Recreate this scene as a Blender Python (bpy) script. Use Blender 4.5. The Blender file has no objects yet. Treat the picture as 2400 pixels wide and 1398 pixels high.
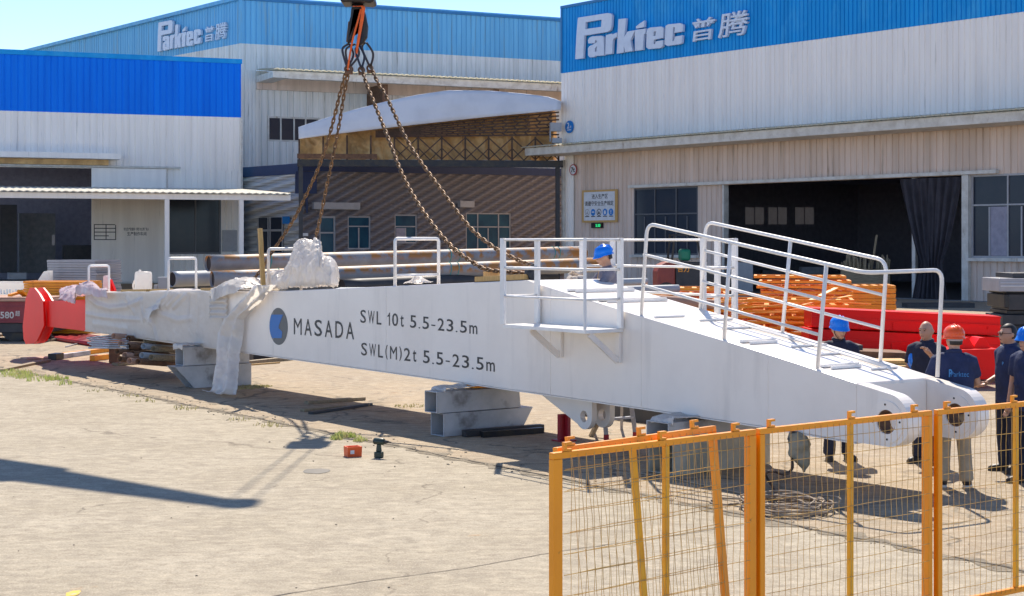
import bpy, bmesh, math, random
from mathutils import Vector, Matrix, noise
R = math.radians
rnd = random.Random(7)
SC = bpy.context.scene
COL = SC.collection

# ------------------------------------------------------------------ camera, sky, sun, exposure
F, U0, V0, H = 3700.0, 1200.0, 568.0, 2.65      # lens of the photograph in its own pixels, eye height in metres
cam = bpy.data.cameras.new('camera'); cam.sensor_width = 36; cam.lens = F / 2400 * 36
cam.shift_y = -(699 - V0) / 2400; cam.clip_start = .1; cam.clip_end = 5000
co = bpy.data.objects.new('camera', cam); COL.objects.link(co)
co.location = (0, 0, H); co.rotation_euler = (R(90), 0, 0); SC.camera = co
TO_SUN = Vector((.02, .80, 1.0)).normalized()
SUN_EL = math.asin(TO_SUN.z)
sun = bpy.data.lights.new('sun', 'SUN'); sun.energy = 3.3; sun.angle = R(.55); sun.color = (1, .91, .78)
so = bpy.data.objects.new('sun', sun); COL.objects.link(so)
so.rotation_euler = TO_SUN.to_track_quat('Z', 'Y').to_euler()
W = bpy.data.worlds.new('World'); SC.world = W; W.use_nodes = True
wn = W.node_tree; sky = wn.nodes.new('ShaderNodeTexSky'); sky.sky_type = 'NISHITA'; sky.sun_disc = False
sky.sun_elevation = SUN_EL; sky.sun_rotation = math.atan2(TO_SUN.x, TO_SUN.y)
sky.air_density = .4; sky.dust_density = 0; sky.ozone_density = 1.0
wn.links.new(sky.outputs[0], wn.nodes['Background'].inputs[0]); wn.nodes['Background'].inputs[1].default_value = .15
SC.view_settings.view_transform = 'Standard'; SC.view_settings.look = 'None'
SC.view_settings.gamma = 1; SC.view_settings.exposure = 1.06

# ------------------------------------------------------------------ helpers
def at(u, v, Y): return Vector(((u - U0) / F * Y, Y, H - (v - V0) / F * Y))
def gnd(u, v):
    Y = H * F / (v - V0); return Vector(((u - U0) / F * Y, Y, 0))
class Fr:
    """A vertical plane standing in the yard: origin, direction along it, y into the depth."""
    def __init__(s, ox, oy, dx, dy):
        l = math.hypot(dx, dy); s.o = (ox, oy); s.d = (dx / l, dy / l); s.n = (-s.d[1], s.d[0]); s.rz = math.atan2(dy, dx)
    def hit(s, u, v, y=0):
        a = (u - U0) / F; ox = s.o[0] + s.n[0] * y; oy = s.o[1] + s.n[1] * y
        t = (a * oy - ox) / (s.d[0] - a * s.d[1]); Y = oy + s.d[1] * t
        return t, H - (v - V0) / F * Y
    def loc(s, p):
        x, y = p[0] - s.o[0], p[1] - s.o[1]
        return Vector((x * s.d[0] + y * s.d[1], x * s.n[0] + y * s.n[1], p[2] if len(p) > 2 else 0))
    def P(s, x, y=0, z=0): return Vector((s.o[0] + s.d[0] * x + s.n[0] * y, s.o[1] + s.d[1] * x + s.n[1] * y, z))
    def at(s, u, v, Y): return s.loc(at(u, v, Y))

def tag(o, label, cat, group=None, kind=None):
    o['label'] = label
    if cat: o['category'] = cat
    if group: o['group'] = group
    if kind: o['kind'] = kind
    return o
def thing(name, label, cat, loc=(0, 0, 0), rz=0, group=None, rot=None):
    o = bpy.data.objects.new(name, None); COL.objects.link(o); o.location = loc
    o.rotation_euler = rot if rot else (0, 0, rz); o.empty_display_size = .2
    return tag(o, label, cat, group)
def dup(o, loc=None, rz=None, label=None, parent=None, rot=None):
    c = o.copy(); COL.objects.link(c)
    if parent is not None: c.parent = parent
    if loc is not None: c.location = loc
    if rz is not None: c.rotation_euler = (0, 0, rz)
    if rot is not None: c.rotation_euler = rot
    if label: c['label'] = label
    for ch in list(o.children): dup(ch, parent=c)
    return c

class MB:
    def __init__(s): s.v = []; s.f = []; s.m = []; s.mi = 0
    def add(s, vs, fs):
        b = len(s.v); s.v += [Vector(p) for p in vs]; s.f += [tuple(b + i for i in f) for f in fs]; s.m += [s.mi] * len(fs); return s
    def quad(s, *p): return s.add(p, [tuple(range(len(p)))])
    def box(s, x0, x1, y0, y1, z0, z1):
        v = [(x, y, z) for z in (z0, z1) for y in (y0, y1) for x in (x0, x1)]
        return s.add(v, [(0, 2, 3, 1), (4, 5, 7, 6), (0, 1, 5, 4), (2, 6, 7, 3), (0, 4, 6, 2), (1, 3, 7, 5)])
    def bar(s, p, q, w, h, up=(0, 0, 1)):
        p, q = Vector(p), Vector(q); d = (q - p).normalized(); up = Vector(up)
        if abs(d.dot(up)) > .95: up = Vector((0, 1, 0)) if abs(d.y) < .9 else Vector((1, 0, 0))
        a = d.cross(up).normalized() * w / 2; b = a.cross(d).normalized() * h / 2
        v = [c + i * a + j * b for c in (p, q) for i, j in ((-1, -1), (1, -1), (1, 1), (-1, 1))]
        return s.add(v, [(0, 1, 2, 3), (7, 6, 5, 4), (0, 4, 5, 1), (1, 5, 6, 2), (2, 6, 7, 3), (3, 7, 4, 0)])
    def tube(s, pts, r, n=8, caps=True, ry=None, closed=False):
        pts = [Vector(p) for p in pts]; m = len(pts)
        rs = list(r) if hasattr(r, '__len__') else [r] * m
        rys = rs if ry is None else (list(ry) if hasattr(ry, '__len__') else [ry] * m)
        ref = None; vs = []
        for i, p in enumerate(pts):
            if closed: d = pts[(i + 1) % m] - pts[i - 1]
            else: d = pts[min(i + 1, m - 1)] - pts[max(i - 1, 0)]
            d = d.normalized() if d.length > 1e-9 else Vector((0, 0, 1))
            if ref is None:
                ref = Vector((1, 0, 0)) if abs(d.x) < .8 else Vector((0, 1, 0))
            a = (ref - d * ref.dot(d)).normalized(); ref = a; b = d.cross(a)
            for k in range(n):
                t = 2 * math.pi * k / n; vs.append(p + a * math.cos(t) * rs[i] + b * math.sin(t) * rys[i])
        fs = []
        for i in range(m if closed else m - 1):
            j = (i + 1) % m
            for k in range(n): fs.append((i * n + k, i * n + (k + 1) % n, j * n + (k + 1) % n, j * n + k))
        if caps and not closed: fs += [tuple(range(n - 1, -1, -1)), tuple((m - 1) * n + k for k in range(n))]
        return s.add(vs, fs)
    def prism(s, poly, y0, y1):
        """polygon in (x, z) given depth along y"""
        n = len(poly)
        v = [(x, y0, z) for x, z in poly] + [(x, y1, z) for x, z in poly]
        f = [tuple(range(n)), tuple(range(2 * n - 1, n - 1, -1))] + [(i, n + i, n + (i + 1) % n, (i + 1) % n) for i in range(n)]
        return s.add(v, f)
    def ring(s, cx, cz, r0, r1, y0, y1, n=32, arc=None):
        """disc with a round hole (plate of a lug), axis along y"""
        vs = []
        for k in range(n):
            c, d = math.cos(2 * math.pi * k / n), math.sin(2 * math.pi * k / n)
            vs += [(cx + r * c, y, cz + r * d) for r, y in ((r0, y0), (r1, y0), (r1, y1), (r0, y1))]
        fs = []
        for k in range(n):
            j = (k + 1) % n
            for q in range(4): fs.append((k * 4 + q, j * 4 + q, j * 4 + (q + 1) % 4, k * 4 + (q + 1) % 4))
        return s.add(vs, fs)
    def lathe(s, prof, c=(0, 0, 0), n=20, sx=1, sy=1):
        vs = []; m = len(prof)
        for k in range(n):
            a, b = math.cos(2 * math.pi * k / n), math.sin(2 * math.pi * k / n)
            vs += [(c[0] + r * a * sx, c[1] + r * b * sy, c[2] + z) for r, z in prof]
        fs = []
        for k in range(n):
            j = (k + 1) % n
            for i in range(m - 1): fs.append((k * m + i, j * m + i, j * m + i + 1, k * m + i + 1))
        return s.add(vs, fs)
    def sphere(s, c, rx, ry, rz, n=14, fn=None):
        vs = []; c = Vector(c); m = max(6, n * 3 // 4)
        for i in range(m + 1):
            th = math.pi * i / m
            for k in range(n):
                ph = 2 * math.pi * k / n; p = Vector((math.sin(th) * math.cos(ph), math.sin(th) * math.sin(ph), math.cos(th)))
                q = Vector((p.x * rx, p.y * ry, p.z * rz))
                if fn: q = fn(p, q)
                vs.append(c + q)
        fs = []
        for i in range(m):
            for k in range(n): fs.append((i * n + k, (i + 1) * n + k, (i + 1) * n + (k + 1) % n, i * n + (k + 1) % n))
        return s.add(vs, fs)
    def corr(s, x0, x1, zb, zt, pitch=.25, dep=.04, y0=0, gw=.28):
        """ribbed wall sheet: real ribs; zb / zt are numbers or functions of x"""
        zb_ = zb if callable(zb) else (lambda x: zb); zt_ = zt if callable(zt) else (lambda x: zt)
        xs = []; x = x0; k = 0
        while x < x1 - 1e-4:
            for fx, dy in ((0, 0), (1 - gw, 0), (1 - gw * .72, dep), (1 - gw * .28, dep)):
                if x + fx * pitch < x1: xs.append((x + fx * pitch, dy))
            x += pitch
        xs.append((x1, 0))
        vs = []
        for x, dy in xs: vs += [(x, y0 + dy, zb_(x)), (x, y0 + dy, zt_(x))]
        return s.add(vs, [(2 * i, 2 * i + 2, 2 * i + 3, 2 * i + 1) for i in range(len(xs) - 1)])
    def grid(s, fn, nu, nv):
        vs = [fn(i / nu, j / nv) for j in range(nv + 1) for i in range(nu + 1)]
        w = nu + 1
        return s.add(vs, [(j * w + i, j * w + i + 1, (j + 1) * w + i + 1, (j + 1) * w + i) for j in range(nv) for i in range(nu)])
    def mesh(s, name):
        me = bpy.data.meshes.new(name); me.from_pydata([tuple(p) for p in s.v], [], s.f); me.update()
        if s.m: me.polygons.foreach_set('material_index', s.m)
        return me
    def build(s, name, mats, parent=None, smooth=False, bevel=0, fix=True, thick=0, sub=0):
        me = s.mesh(name)
        if fix:
            b = bmesh.new(); b.from_mesh(me); bmesh.ops.recalc_face_normals(b, faces=b.faces); b.to_mesh(me); b.free()
        for m in (mats if isinstance(mats, (list, tuple)) else [mats]): me.materials.append(m)
        if smooth: me.polygons.foreach_set('use_smooth', [True] * len(me.polygons))
        o = bpy.data.objects.new(name, me); COL.objects.link(o)
        if parent: o.parent = parent
        if bevel:
            q = o.modifiers.new('bevel', 'BEVEL'); q.width = bevel; q.segments = 2; q.limit_method = 'ANGLE'; q.angle_limit = R(40)
        if thick:
            q = o.modifiers.new('thick', 'SOLIDIFY'); q.thickness = thick; q.offset = 0
        if sub:
            q = o.modifiers.new('sub', 'SUBSURF'); q.levels = sub; q.render_levels = sub
        return o

def rounded(pts, r=.06, n=5):
    """polyline with its corners bent round like a bent tube"""
    pts = [Vector(p) for p in pts]; out = [pts[0]]
    for i in range(1, len(pts) - 1):
        a, b, c = pts[i - 1], pts[i], pts[i + 1]; d1 = (a - b); d2 = (c - b)
        k = min(r, d1.length * .45, d2.length * .45); p, q = b + d1.normalized() * k, b + d2.normalized() * k
        for j in range(n + 1):
            t = j / n; out.append(p * (1 - t) ** 2 + b * 2 * t * (1 - t) + q * t * t)
    return out + [pts[-1]]
def smooth_path(pts, n=8):
    pts = [Vector(p) for p in pts]; P = [pts[0]] + pts + [pts[-1]]; out = []
    for i in range(1, len(P) - 2):
        a, b, c, d = P[i - 1:i + 3]
        for j in range(n):
            t = j / n
            out.append(.5 * (2 * b + (c - a) * t + (2 * a - 5 * b + 4 * c - d) * t * t + (3 * b - a - 3 * c + d) * t ** 3))
    return out + [pts[-1]]
def fbm(p, o=4):
    return sum(noise.noise(Vector(p) * 2 ** i) / 2 ** i for i in range(o))

# ------------------------------------------------------------------ materials
def mat(name, c, c2=None, rough=.55, metal=0, scale=3, st=(1, 1, 1), lo=.4, hi=.65, bump=0, bs=30, c3=None, s3=12, st3=(1, 1, 1), lo3=.55, hi3=.65, spec=.5, bst=(1, 1, 1), transl=0, zb3=0):
    m = bpy.data.materials.new(name); m.use_nodes = True; nt = m.node_tree; N = nt.nodes; L = nt.links
    b = N['Principled BSDF']; b.inputs['Roughness'].default_value = rough; b.inputs['Metallic'].default_value = metal
    b.inputs['Specular IOR Level'].default_value = spec
    tc = N.new('ShaderNodeTexCoord')
    def layer(scale, st, lo, hi, det=6):
        mp = N.new('ShaderNodeMapping'); mp.inputs['Scale'].default_value = st; L.new(tc.outputs['Object'], mp.inputs[0])
        n = N.new('ShaderNodeTexNoise'); n.inputs['Scale'].default_value = scale; n.inputs['Detail'].default_value = det; n.inputs['Roughness'].default_value = .62
        L.new(mp.outputs[0], n.inputs['Vector'])
        r = N.new('ShaderNodeMapRange'); r.inputs[1].default_value = lo; r.inputs[2].default_value = hi; L.new(n.outputs[0], r.inputs[0])
        return r.outputs[0]
    def mix(f, a, bcol):
        x = N.new('ShaderNodeMix'); x.data_type = 'RGBA'; L.new(f, x.inputs[0])
        for i, q in ((6, a), (7, bcol)):
            if hasattr(q, 'default_value'): L.new(q, x.inputs[i])
            else: x.inputs[i].default_value = (*q, 1)
        return x.outputs[2]
    if c2 is None: c2 = tuple(q * .86 for q in c)
    out = mix(layer(scale, st, lo, hi), c, c2)
    if c3:
        k3 = layer(s3, st3, lo3, hi3)
        if zb3:     # stain that settles on the upper side
            sx = N.new('ShaderNodeSeparateXYZ'); L.new(tc.outputs['Object'], sx.inputs[0]); mr = N.new('ShaderNodeMapRange'); mr.inputs[1].default_value = -.08; mr.inputs[2].default_value = zb3; L.new(sx.outputs[2], mr.inputs[0])
            mu = N.new('ShaderNodeMath'); mu.operation = 'MULTIPLY'; L.new(k3, mu.inputs[0]); L.new(mr.outputs[0], mu.inputs[1]); k3 = mu.outputs[0]
        out = mix(k3, out, c3)
    L.new(out, b.inputs['Base Color'])
    if bump:
        mp = N.new('ShaderNodeMapping'); mp.inputs['Scale'].default_value = bst; L.new(tc.outputs['Object'], mp.inputs[0])
        n = N.new('ShaderNodeTexNoise'); n.inputs['Scale'].default_value = bs; n.inputs['Detail'].default_value = 5; L.new(mp.outputs[0], n.inputs['Vector'])
        q = N.new('ShaderNodeBump'); q.inputs['Strength'].default_value = bump; q.inputs['Distance'].default_value = .05
        L.new(n.outputs[0], q.inputs['Height']); L.new(q.outputs[0], b.inputs['Normal'])
    if transl:
        tb = N.new('ShaderNodeBsdfTranslucent'); L.new(out, tb.inputs[0]); ms = N.new('ShaderNodeMixShader'); ms.inputs[0].default_value = transl
        L.new(b.outputs[0], ms.inputs[1]); L.new(tb.outputs[0], ms.inputs[2]); L.new(ms.outputs[0], N['Material Output'].inputs[0])
    return m
V = (1, 1, .06)   # streaks that run down a wall
M = {}
M['clad_white'] = mat('white cladding', (.94, .88, .81), (.84, .78, .72), .5, spec=.25, scale=1.6, st=V, c3=(.58, .55, .52), s3=5, st3=V, lo3=.62, hi3=.72)
M['clad_white_old'] = mat('weathered white cladding', (.84, .82, .77), (.66, .64, .59), .6, spec=.25, scale=2.2, st=V, c3=(.20, .17, .13), s3=4.5, st3=(1, 1, .05), lo3=.62, hi3=.72)
M['clad_beige'] = mat('dirty beige cladding', (.74, .59, .49), (.60, .47, .38), .6, spec=.2, scale=2, st=V, c3=(.36, .27, .20), s3=5, st3=V, lo3=.6, hi3=.72)
M['clad_blue'] = mat('blue cladding', (.010, .33, .78), (.008, .26, .64), .45, spec=.15, scale=1.1, st=V, lo=.36, hi=.64, c3=(.04, .36, .74), s3=.7, st3=(1, 1, .5), lo3=.50, hi3=.66)
M['clad_blue_faded'] = mat('faded blue cladding', (.17, .49, .76), (.13, .40, .66), .5, spec=.2, scale=1.6, st=V, c3=(.20, .40, .55), s3=3, st3=V)
M['clad_blue_bright'] = mat('bright blue cladding', (.001, .20, .88), (.001, .16, .76), .42, spec=.12, scale=1.2, st=V, lo=.38, hi=.62)
M['trim_blue'] = mat('blue trim', (.02, .18, .42), rough=.45)
M['trim_white'] = mat('off white trim', (.66, .63, .57), (.50, .46, .40), .5, scale=2, c3=(.30, .22, .15), s3=3, st3=(1, 1, .3), lo3=.62, hi3=.74)
M['cream'] = mat('cream sheet', (.88, .84, .70), (.80, .75, .60), .5, scale=2, transl=.6)
M['porch_sheet'] = mat('cream porch sheet', (.80, .75, .60), (.70, .64, .50), .5, scale=2, transl=.10)
M['letter'] = mat('pale grey letter', (.66, .72, .82), (.60, .66, .76), .4)
M['dark'] = mat('dark hall interior', (.34, .32, .38), (.26, .25, .30), .8)
M['dark_floor'] = mat('shop floor', (.22, .21, .20), (.15, .15, .15), .6)
M['glass'] = mat('dark window glass', (.025, .032, .05), (.035, .04, .055), .12, spec=.16, scale=.8)
M['glass_teal'] = mat('teal window glass', (.025, .085, .13), (.015, .05, .09), .12, spec=.16, scale=.8)
M['frame_grey'] = mat('aluminium frame', (.38, .37, .38), rough=.4)
M['frame_dark'] = mat('dark frame', (.10, .10, .11), rough=.4)
M['navy_band'] = mat('navy fascia', (.012, .03, .10), rough=.5)
M['tarp_white'] = mat('white tarpaulin', (.72, .73, .77), (.64, .65, .69), .55, scale=.6, bump=.15, bs=2)
M['tarp_tan'] = mat('tan tarpaulin', (.78, .50, .22), (.52, .31, .13), .7, scale=1.3, st=(1, 1, .7), lo=.38, hi=.62, bump=.6, bs=1.2)
M['truss'] = mat('rusty truss steel', (.10, .05, .03), (.05, .03, .02), .7)
M['boom_white'] = mat('white boom paint', (.91, .83, .745), (.85, .77, .69), .28, scale=.9, lo=.42, hi=.66, c3=(.74, .67, .60), s3=3.2, st3=(1, 1, .12), lo3=.56, hi3=.80, bump=.06, bs=1.3)
M['rail_white'] = mat('white rail paint', (.86, .83, .79), rough=.35)
M['plastic'] = mat('white plastic sheet', (.94, .91, .87), (.90, .87, .83), .24, scale=4, bump=.3, bs=9, transl=.6)
M['plastic_pink'] = mat('pinkish plastic sheet', (.88, .72, .72), (.88, .82, .82), .28, scale=4, bump=.3, bs=8, transl=.5)
M['black_letter'] = mat('black lettering', (.022, .018, .018), rough=.45)
M['logo_grey'] = mat('logo grey', (.11, .11, .11), (.10, .10, .10), rough=.45)
M['logo_blue'] = mat('logo blue', (.004, .15, .48), (.004, .14, .46), rough=.45)
M['red'] = mat('red paint', (.95, .006, .003), (.90, .006, .003), .38, spec=.2, scale=2)
M['red_dark'] = mat('dark red paint', (.42, .012, .02), (.30, .01, .02), .45)
M['orange'] = mat('orange paint', (.95, .36, .006), (.84, .27, .005), .45, scale=3, c3=(.55, .14, .006), s3=6, lo3=.6, hi3=.75)
M['fence_orange'] = mat('orange fence paint', (.95, .34, .002), (.84, .27, .002), .42, scale=2.5, st=(1, 1, .4), c3=(.25, .09, .02), s3=9, lo3=.68, hi3=.74)
M['fence_yellow'] = mat('yellow fence paint', (.90, .44, .01), (.76, .33, .01), .5, scale=3, c3=(.22, .12, .03), s3=8, lo3=.64, hi3=.72)
M['wire'] = mat('yellow fence wire', (.66, .40, .10), (.36, .22, .08), .55, scale=5)
M['galv'] = mat('galvanised steel', (.50, .50, .50), (.34, .345, .35), .45, .15, scale=1.5, c3=(.17, .16, .15), s3=2.4, lo3=.56, hi3=.72, bump=.1, bs=4)
M['galv_in'] = mat('tube inside', (.22, .25, .30), (.15, .17, .20), .5, .3)
M['rust_pipe'] = mat('rusting steel pipe', (.30, .295, .295), (.21, .205, .21), .55, 0, scale=1.2, c3=(.40, .165, .035), s3=2.6, st3=(1, 1, 1), lo3=.44, hi3=.54, zb3=.05)
M['grey_pipe'] = mat('grey pipe', (.36, .38, .40), (.28, .30, .32), .5, 0, scale=1.2)
M['pipe_in'] = mat('pipe inside', (.03, .025, .025), rough=.8)  # near black, the shade inside open pipes put into the colour
M['rust'] = mat('rusty steel', (.20, .10, .05), (.10, .05, .03), .75, .1, scale=6)
M['chain'] = mat('rusty chain', (.23, .125, .055), (.10, .06, .035), .5, .45, scale=14)
M['steel_dark'] = mat('dark steel', (.06, .055, .055), (.04, .04, .042), .55, .3, scale=3)
M['steel_black'] = mat('black greased steel', (.022, .022, .026), (.05, .04, .03), .42, .5, scale=4)
M['rope_black'] = mat('black wire rope', (.03, .03, .045), rough=.6)
M['strap_orange'] = mat('orange sling strap', (.92, .15, .02), (.80, .12, .02), .7, scale=9)
M['wood'] = mat('raw timber', (.62, .38, .13), (.48, .28, .09), .65, scale=5, st=(6, 6, .6))
M['wood_grey'] = mat('grey timber', (.33, .25, .15), (.20, .15, .09), .75, scale=4, st=(1, 6, 6))
M['concrete_block'] = mat('stained concrete', (.52, .46, .35), (.34, .30, .22), .8, scale=2.5)
M['rope'] = mat('rope', (.40, .31, .22), (.24, .18, .13), .8, scale=18)
M['cable'] = mat('brown cable', (.06, .03, .02), rough=.5)
M['khaki'] = mat('khaki cloth', (.34, .29, .20), (.22, .19, .13), .85, scale=6, bump=.4, bs=9)
M['curtain'] = mat('dark grey curtain', (.045, .04, .05), (.03, .028, .036), .85, scale=2)
M['navy'] = mat('navy cloth', (.020, .032, .095), (.013, .021, .062), .85, scale=5, bump=.35, bs=12)
M['navy_t'] = mat('dark navy cloth', (.016, .021, .050), (.010, .013, .032), .85, scale=5, bump=.35, bs=12)
M['beige_cloth'] = mat('beige cloth', (.36, .29, .20), (.28, .22, .15), .85, scale=5, bump=.35, bs=12)
M['grey_cloth'] = mat('grey sleeve cloth', (.20, .19, .23), (.14, .13, .17), .85, scale=5)
M['skin'] = mat('skin', (.52, .29, .19), (.46, .24, .155), .5, scale=8)
M['hair'] = mat('black hair', (.015, .012, .012), rough=.55)
M['eye'] = mat('eye', (.02, .015, .012), rough=.3)
M['lip'] = mat('lips', (.34, .12, .10), rough=.5)
M['shoe'] = mat('dark shoe', (.03, .025, .025), rough=.5)
M['shoe_white'] = mat('pale shoe sole', (.55, .52, .47), rough=.6)
M['glove'] = mat('white work glove', (.66, .58, .50), (.45, .36, .28), .85, scale=14)
M['helmet_blue'] = mat('blue helmet', (.005, .20, .80), (.005, .18, .74), .25)
M['helmet_orange'] = mat('orange helmet', (.85, .10, .015), (.80, .09, .015), .25)
M['teal_strap'] = mat('green strap', (.05, .34, .30), rough=.6)
M['drill_green'] = mat('dark green plastic', (.02, .04, .03), rough=.45)
M['box_orange'] = mat('orange red box', (.80, .11, .015), (.70, .09, .012), .5)
M['white_paint'] = mat('white sign paint', (.72, .73, .75), rough=.5)
M['sign_blue'] = mat('sign blue', (.006, .20, .58), rough=.4)
M['led_green'] = bpy.data.materials.new('green led'); M['led_green'].use_nodes = True
_b = M['led_green'].node_tree.nodes['Principled BSDF']; _b.inputs['Base Color'].default_value = (.01, .2, .05, 1)
_b.inputs['Emission Color'].default_value = (.02, .8, .25, 1); _b.inputs['Emission Strength'].default_value = .8
M['cart_red'] = mat('faded red paint', (.28, .045, .05), (.20, .03, .035), .6, scale=2)
M['rusty_tan'] = mat('dusty tan', (.46, .27, .19), (.38, .22, .15), .8, scale=3)
M['forklift_red'] = mat('forklift red', (.30, .05, .03), (.24, .04, .03), .5)
M['green'] = mat('green seat', (.01, .22, .12), rough=.5)
M['grass'] = mat('weeds', (.34, .44, .10), (.50, .44, .20), .7, scale=9, transl=.4)
M['soil'] = mat('joint soil', (.27, .225, .16), (.17, .14, .10), .95, scale=9, bump=.6, bs=25)
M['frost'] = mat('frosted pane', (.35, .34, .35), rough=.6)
_f = M['frost'].node_tree.nodes['Principled BSDF']; _f.inputs['Emission Color'].default_value = (.55, .5, .52, 1); _f.inputs['Emission Strength'].default_value = .03   # hall panes glow by themselves in place of daylight behind them
# the diagonal ribbed panels of the low office
def diag_mat(name, a, b_):
    m = mat(name, a, rough=.7); nt = m.node_tree; N = nt.nodes; L = nt.links; bs = N['Principled BSDF']
    tc = N.new('ShaderNodeTexCoord'); mp = N.new('ShaderNodeMapping'); mp.inputs['Rotation'].default_value = (0, R(-61), 0); L.new(tc.outputs['Object'], mp.inputs[0])
    w = N.new('ShaderNodeTexWave'); w.bands_direction = 'X'; w.inputs['Scale'].default_value = .68; w.inputs['Distortion'].default_value = .4; w.inputs['Detail Scale'].default_value = 3
    w.inputs['Detail'].default_value = 2; L.new(mp.outputs[0], w.inputs['Vector'])
    w2 = N.new('ShaderNodeTexWave'); w2.bands_direction = 'Z'; w2.inputs['Scale'].default_value = 1.9; L.new(tc.outputs['Object'], w2.inputs['Vector'])
    ad = N.new('ShaderNodeMath'); ad.operation = 'MULTIPLY_ADD'; ad.inputs[1].default_value = .20; L.new(w2.outputs[1], ad.inputs[0]); L.new(w.outputs[1], ad.inputs[2])
    x = N.new('ShaderNodeMix'); x.data_type = 'RGBA'; x.inputs[6].default_value = (*a, 1); x.inputs[7].default_value = (*b_, 1); L.new(ad.outputs[0], x.inputs[0]); L.new(x.outputs[2], bs.inputs['Base Color'])
    q = N.new('ShaderNodeBump'); q.inputs['Strength'].default_value = .8; q.inputs['Distance'].default_value = .25; L.new(ad.outputs[0], q.inputs['Height']); L.new(q.outputs[0], bs.inputs['Normal'])
    return m
M['diag'] = diag_mat('diagonal ribbed panel', (.125, .113, .125), (.235, .215, .225))  # darker copy: the shade under the shed is in this face's colour
M['diag_light'] = diag_mat('light diagonal ribbed panel', (.42, .40, .39), (.62, .60, .59))  # lit copy of the same panels, for the side the awning leaves unshaded

# ------------------------------------------------------------------ lettering
def text_mesh(body, bold=0, res=3):
    c = bpy.data.curves.new('t', 'FONT'); c.body = body; c.size = 1; c.offset = bold; c.resolution_u = res; c.fill_mode = 'FRONT'
    o = bpy.data.objects.new('t', c); COL.objects.link(o); bpy.context.view_layer.update()
    dg = bpy.context.evaluated_depsgraph_get(); me = bpy.data.meshes.new_from_object(o.evaluated_get(dg))
    vs = [Vector(v.co) for v in me.vertices]; fs = [tuple(p.vertices) for p in me.polygons]
    bpy.data.objects.remove(o); bpy.data.curves.remove(c); bpy.data.meshes.remove(me)
    return vs, fs
def fit_text(mb, body, fn, bold=0, shear=0):
    """lays writing into the unit square, then maps it with fn(s, t) onto a real surface"""
    vs, fs = text_mesh(body, bold)
    if not vs: return mb
    x0, x1 = min(v.x for v in vs), max(v.x for v in vs); y0, y1 = min(v.y for v in vs), max(v.y for v in vs)
    mb.add([fn((v.x - x0) / (x1 - x0) + shear * (v.y - y0), (v.y - y0) / (y1 - y0)) for v in vs], fs); return mb
def outline_mesh(loops, ext):
    """closed outlines (with holes) filled and given thickness"""
    c = bpy.data.curves.new('o', 'CURVE'); c.dimensions = '2D'; c.fill_mode = 'BOTH'; c.extrude = ext / 2
    for lp in loops:
        s = c.splines.new('POLY'); s.points.add(len(lp) - 1); s.use_cyclic_u = True
        for p, (x, y) in zip(s.points, lp): p.co = (x, y, 0, 1)
    o = bpy.data.objects.new('o', c); COL.objects.link(o); bpy.context.view_layer.update()
    dg = bpy.context.evaluated_depsgraph_get(); me = bpy.data.meshes.new_from_object(o.evaluated_get(dg))
    vs = [Vector(v.co) for v in me.vertices]; fs = [tuple(p.vertices) for p in me.polygons]
    bpy.data.objects.remove(o); bpy.data.curves.remove(c); bpy.data.meshes.remove(me)
    return vs, fs

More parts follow.
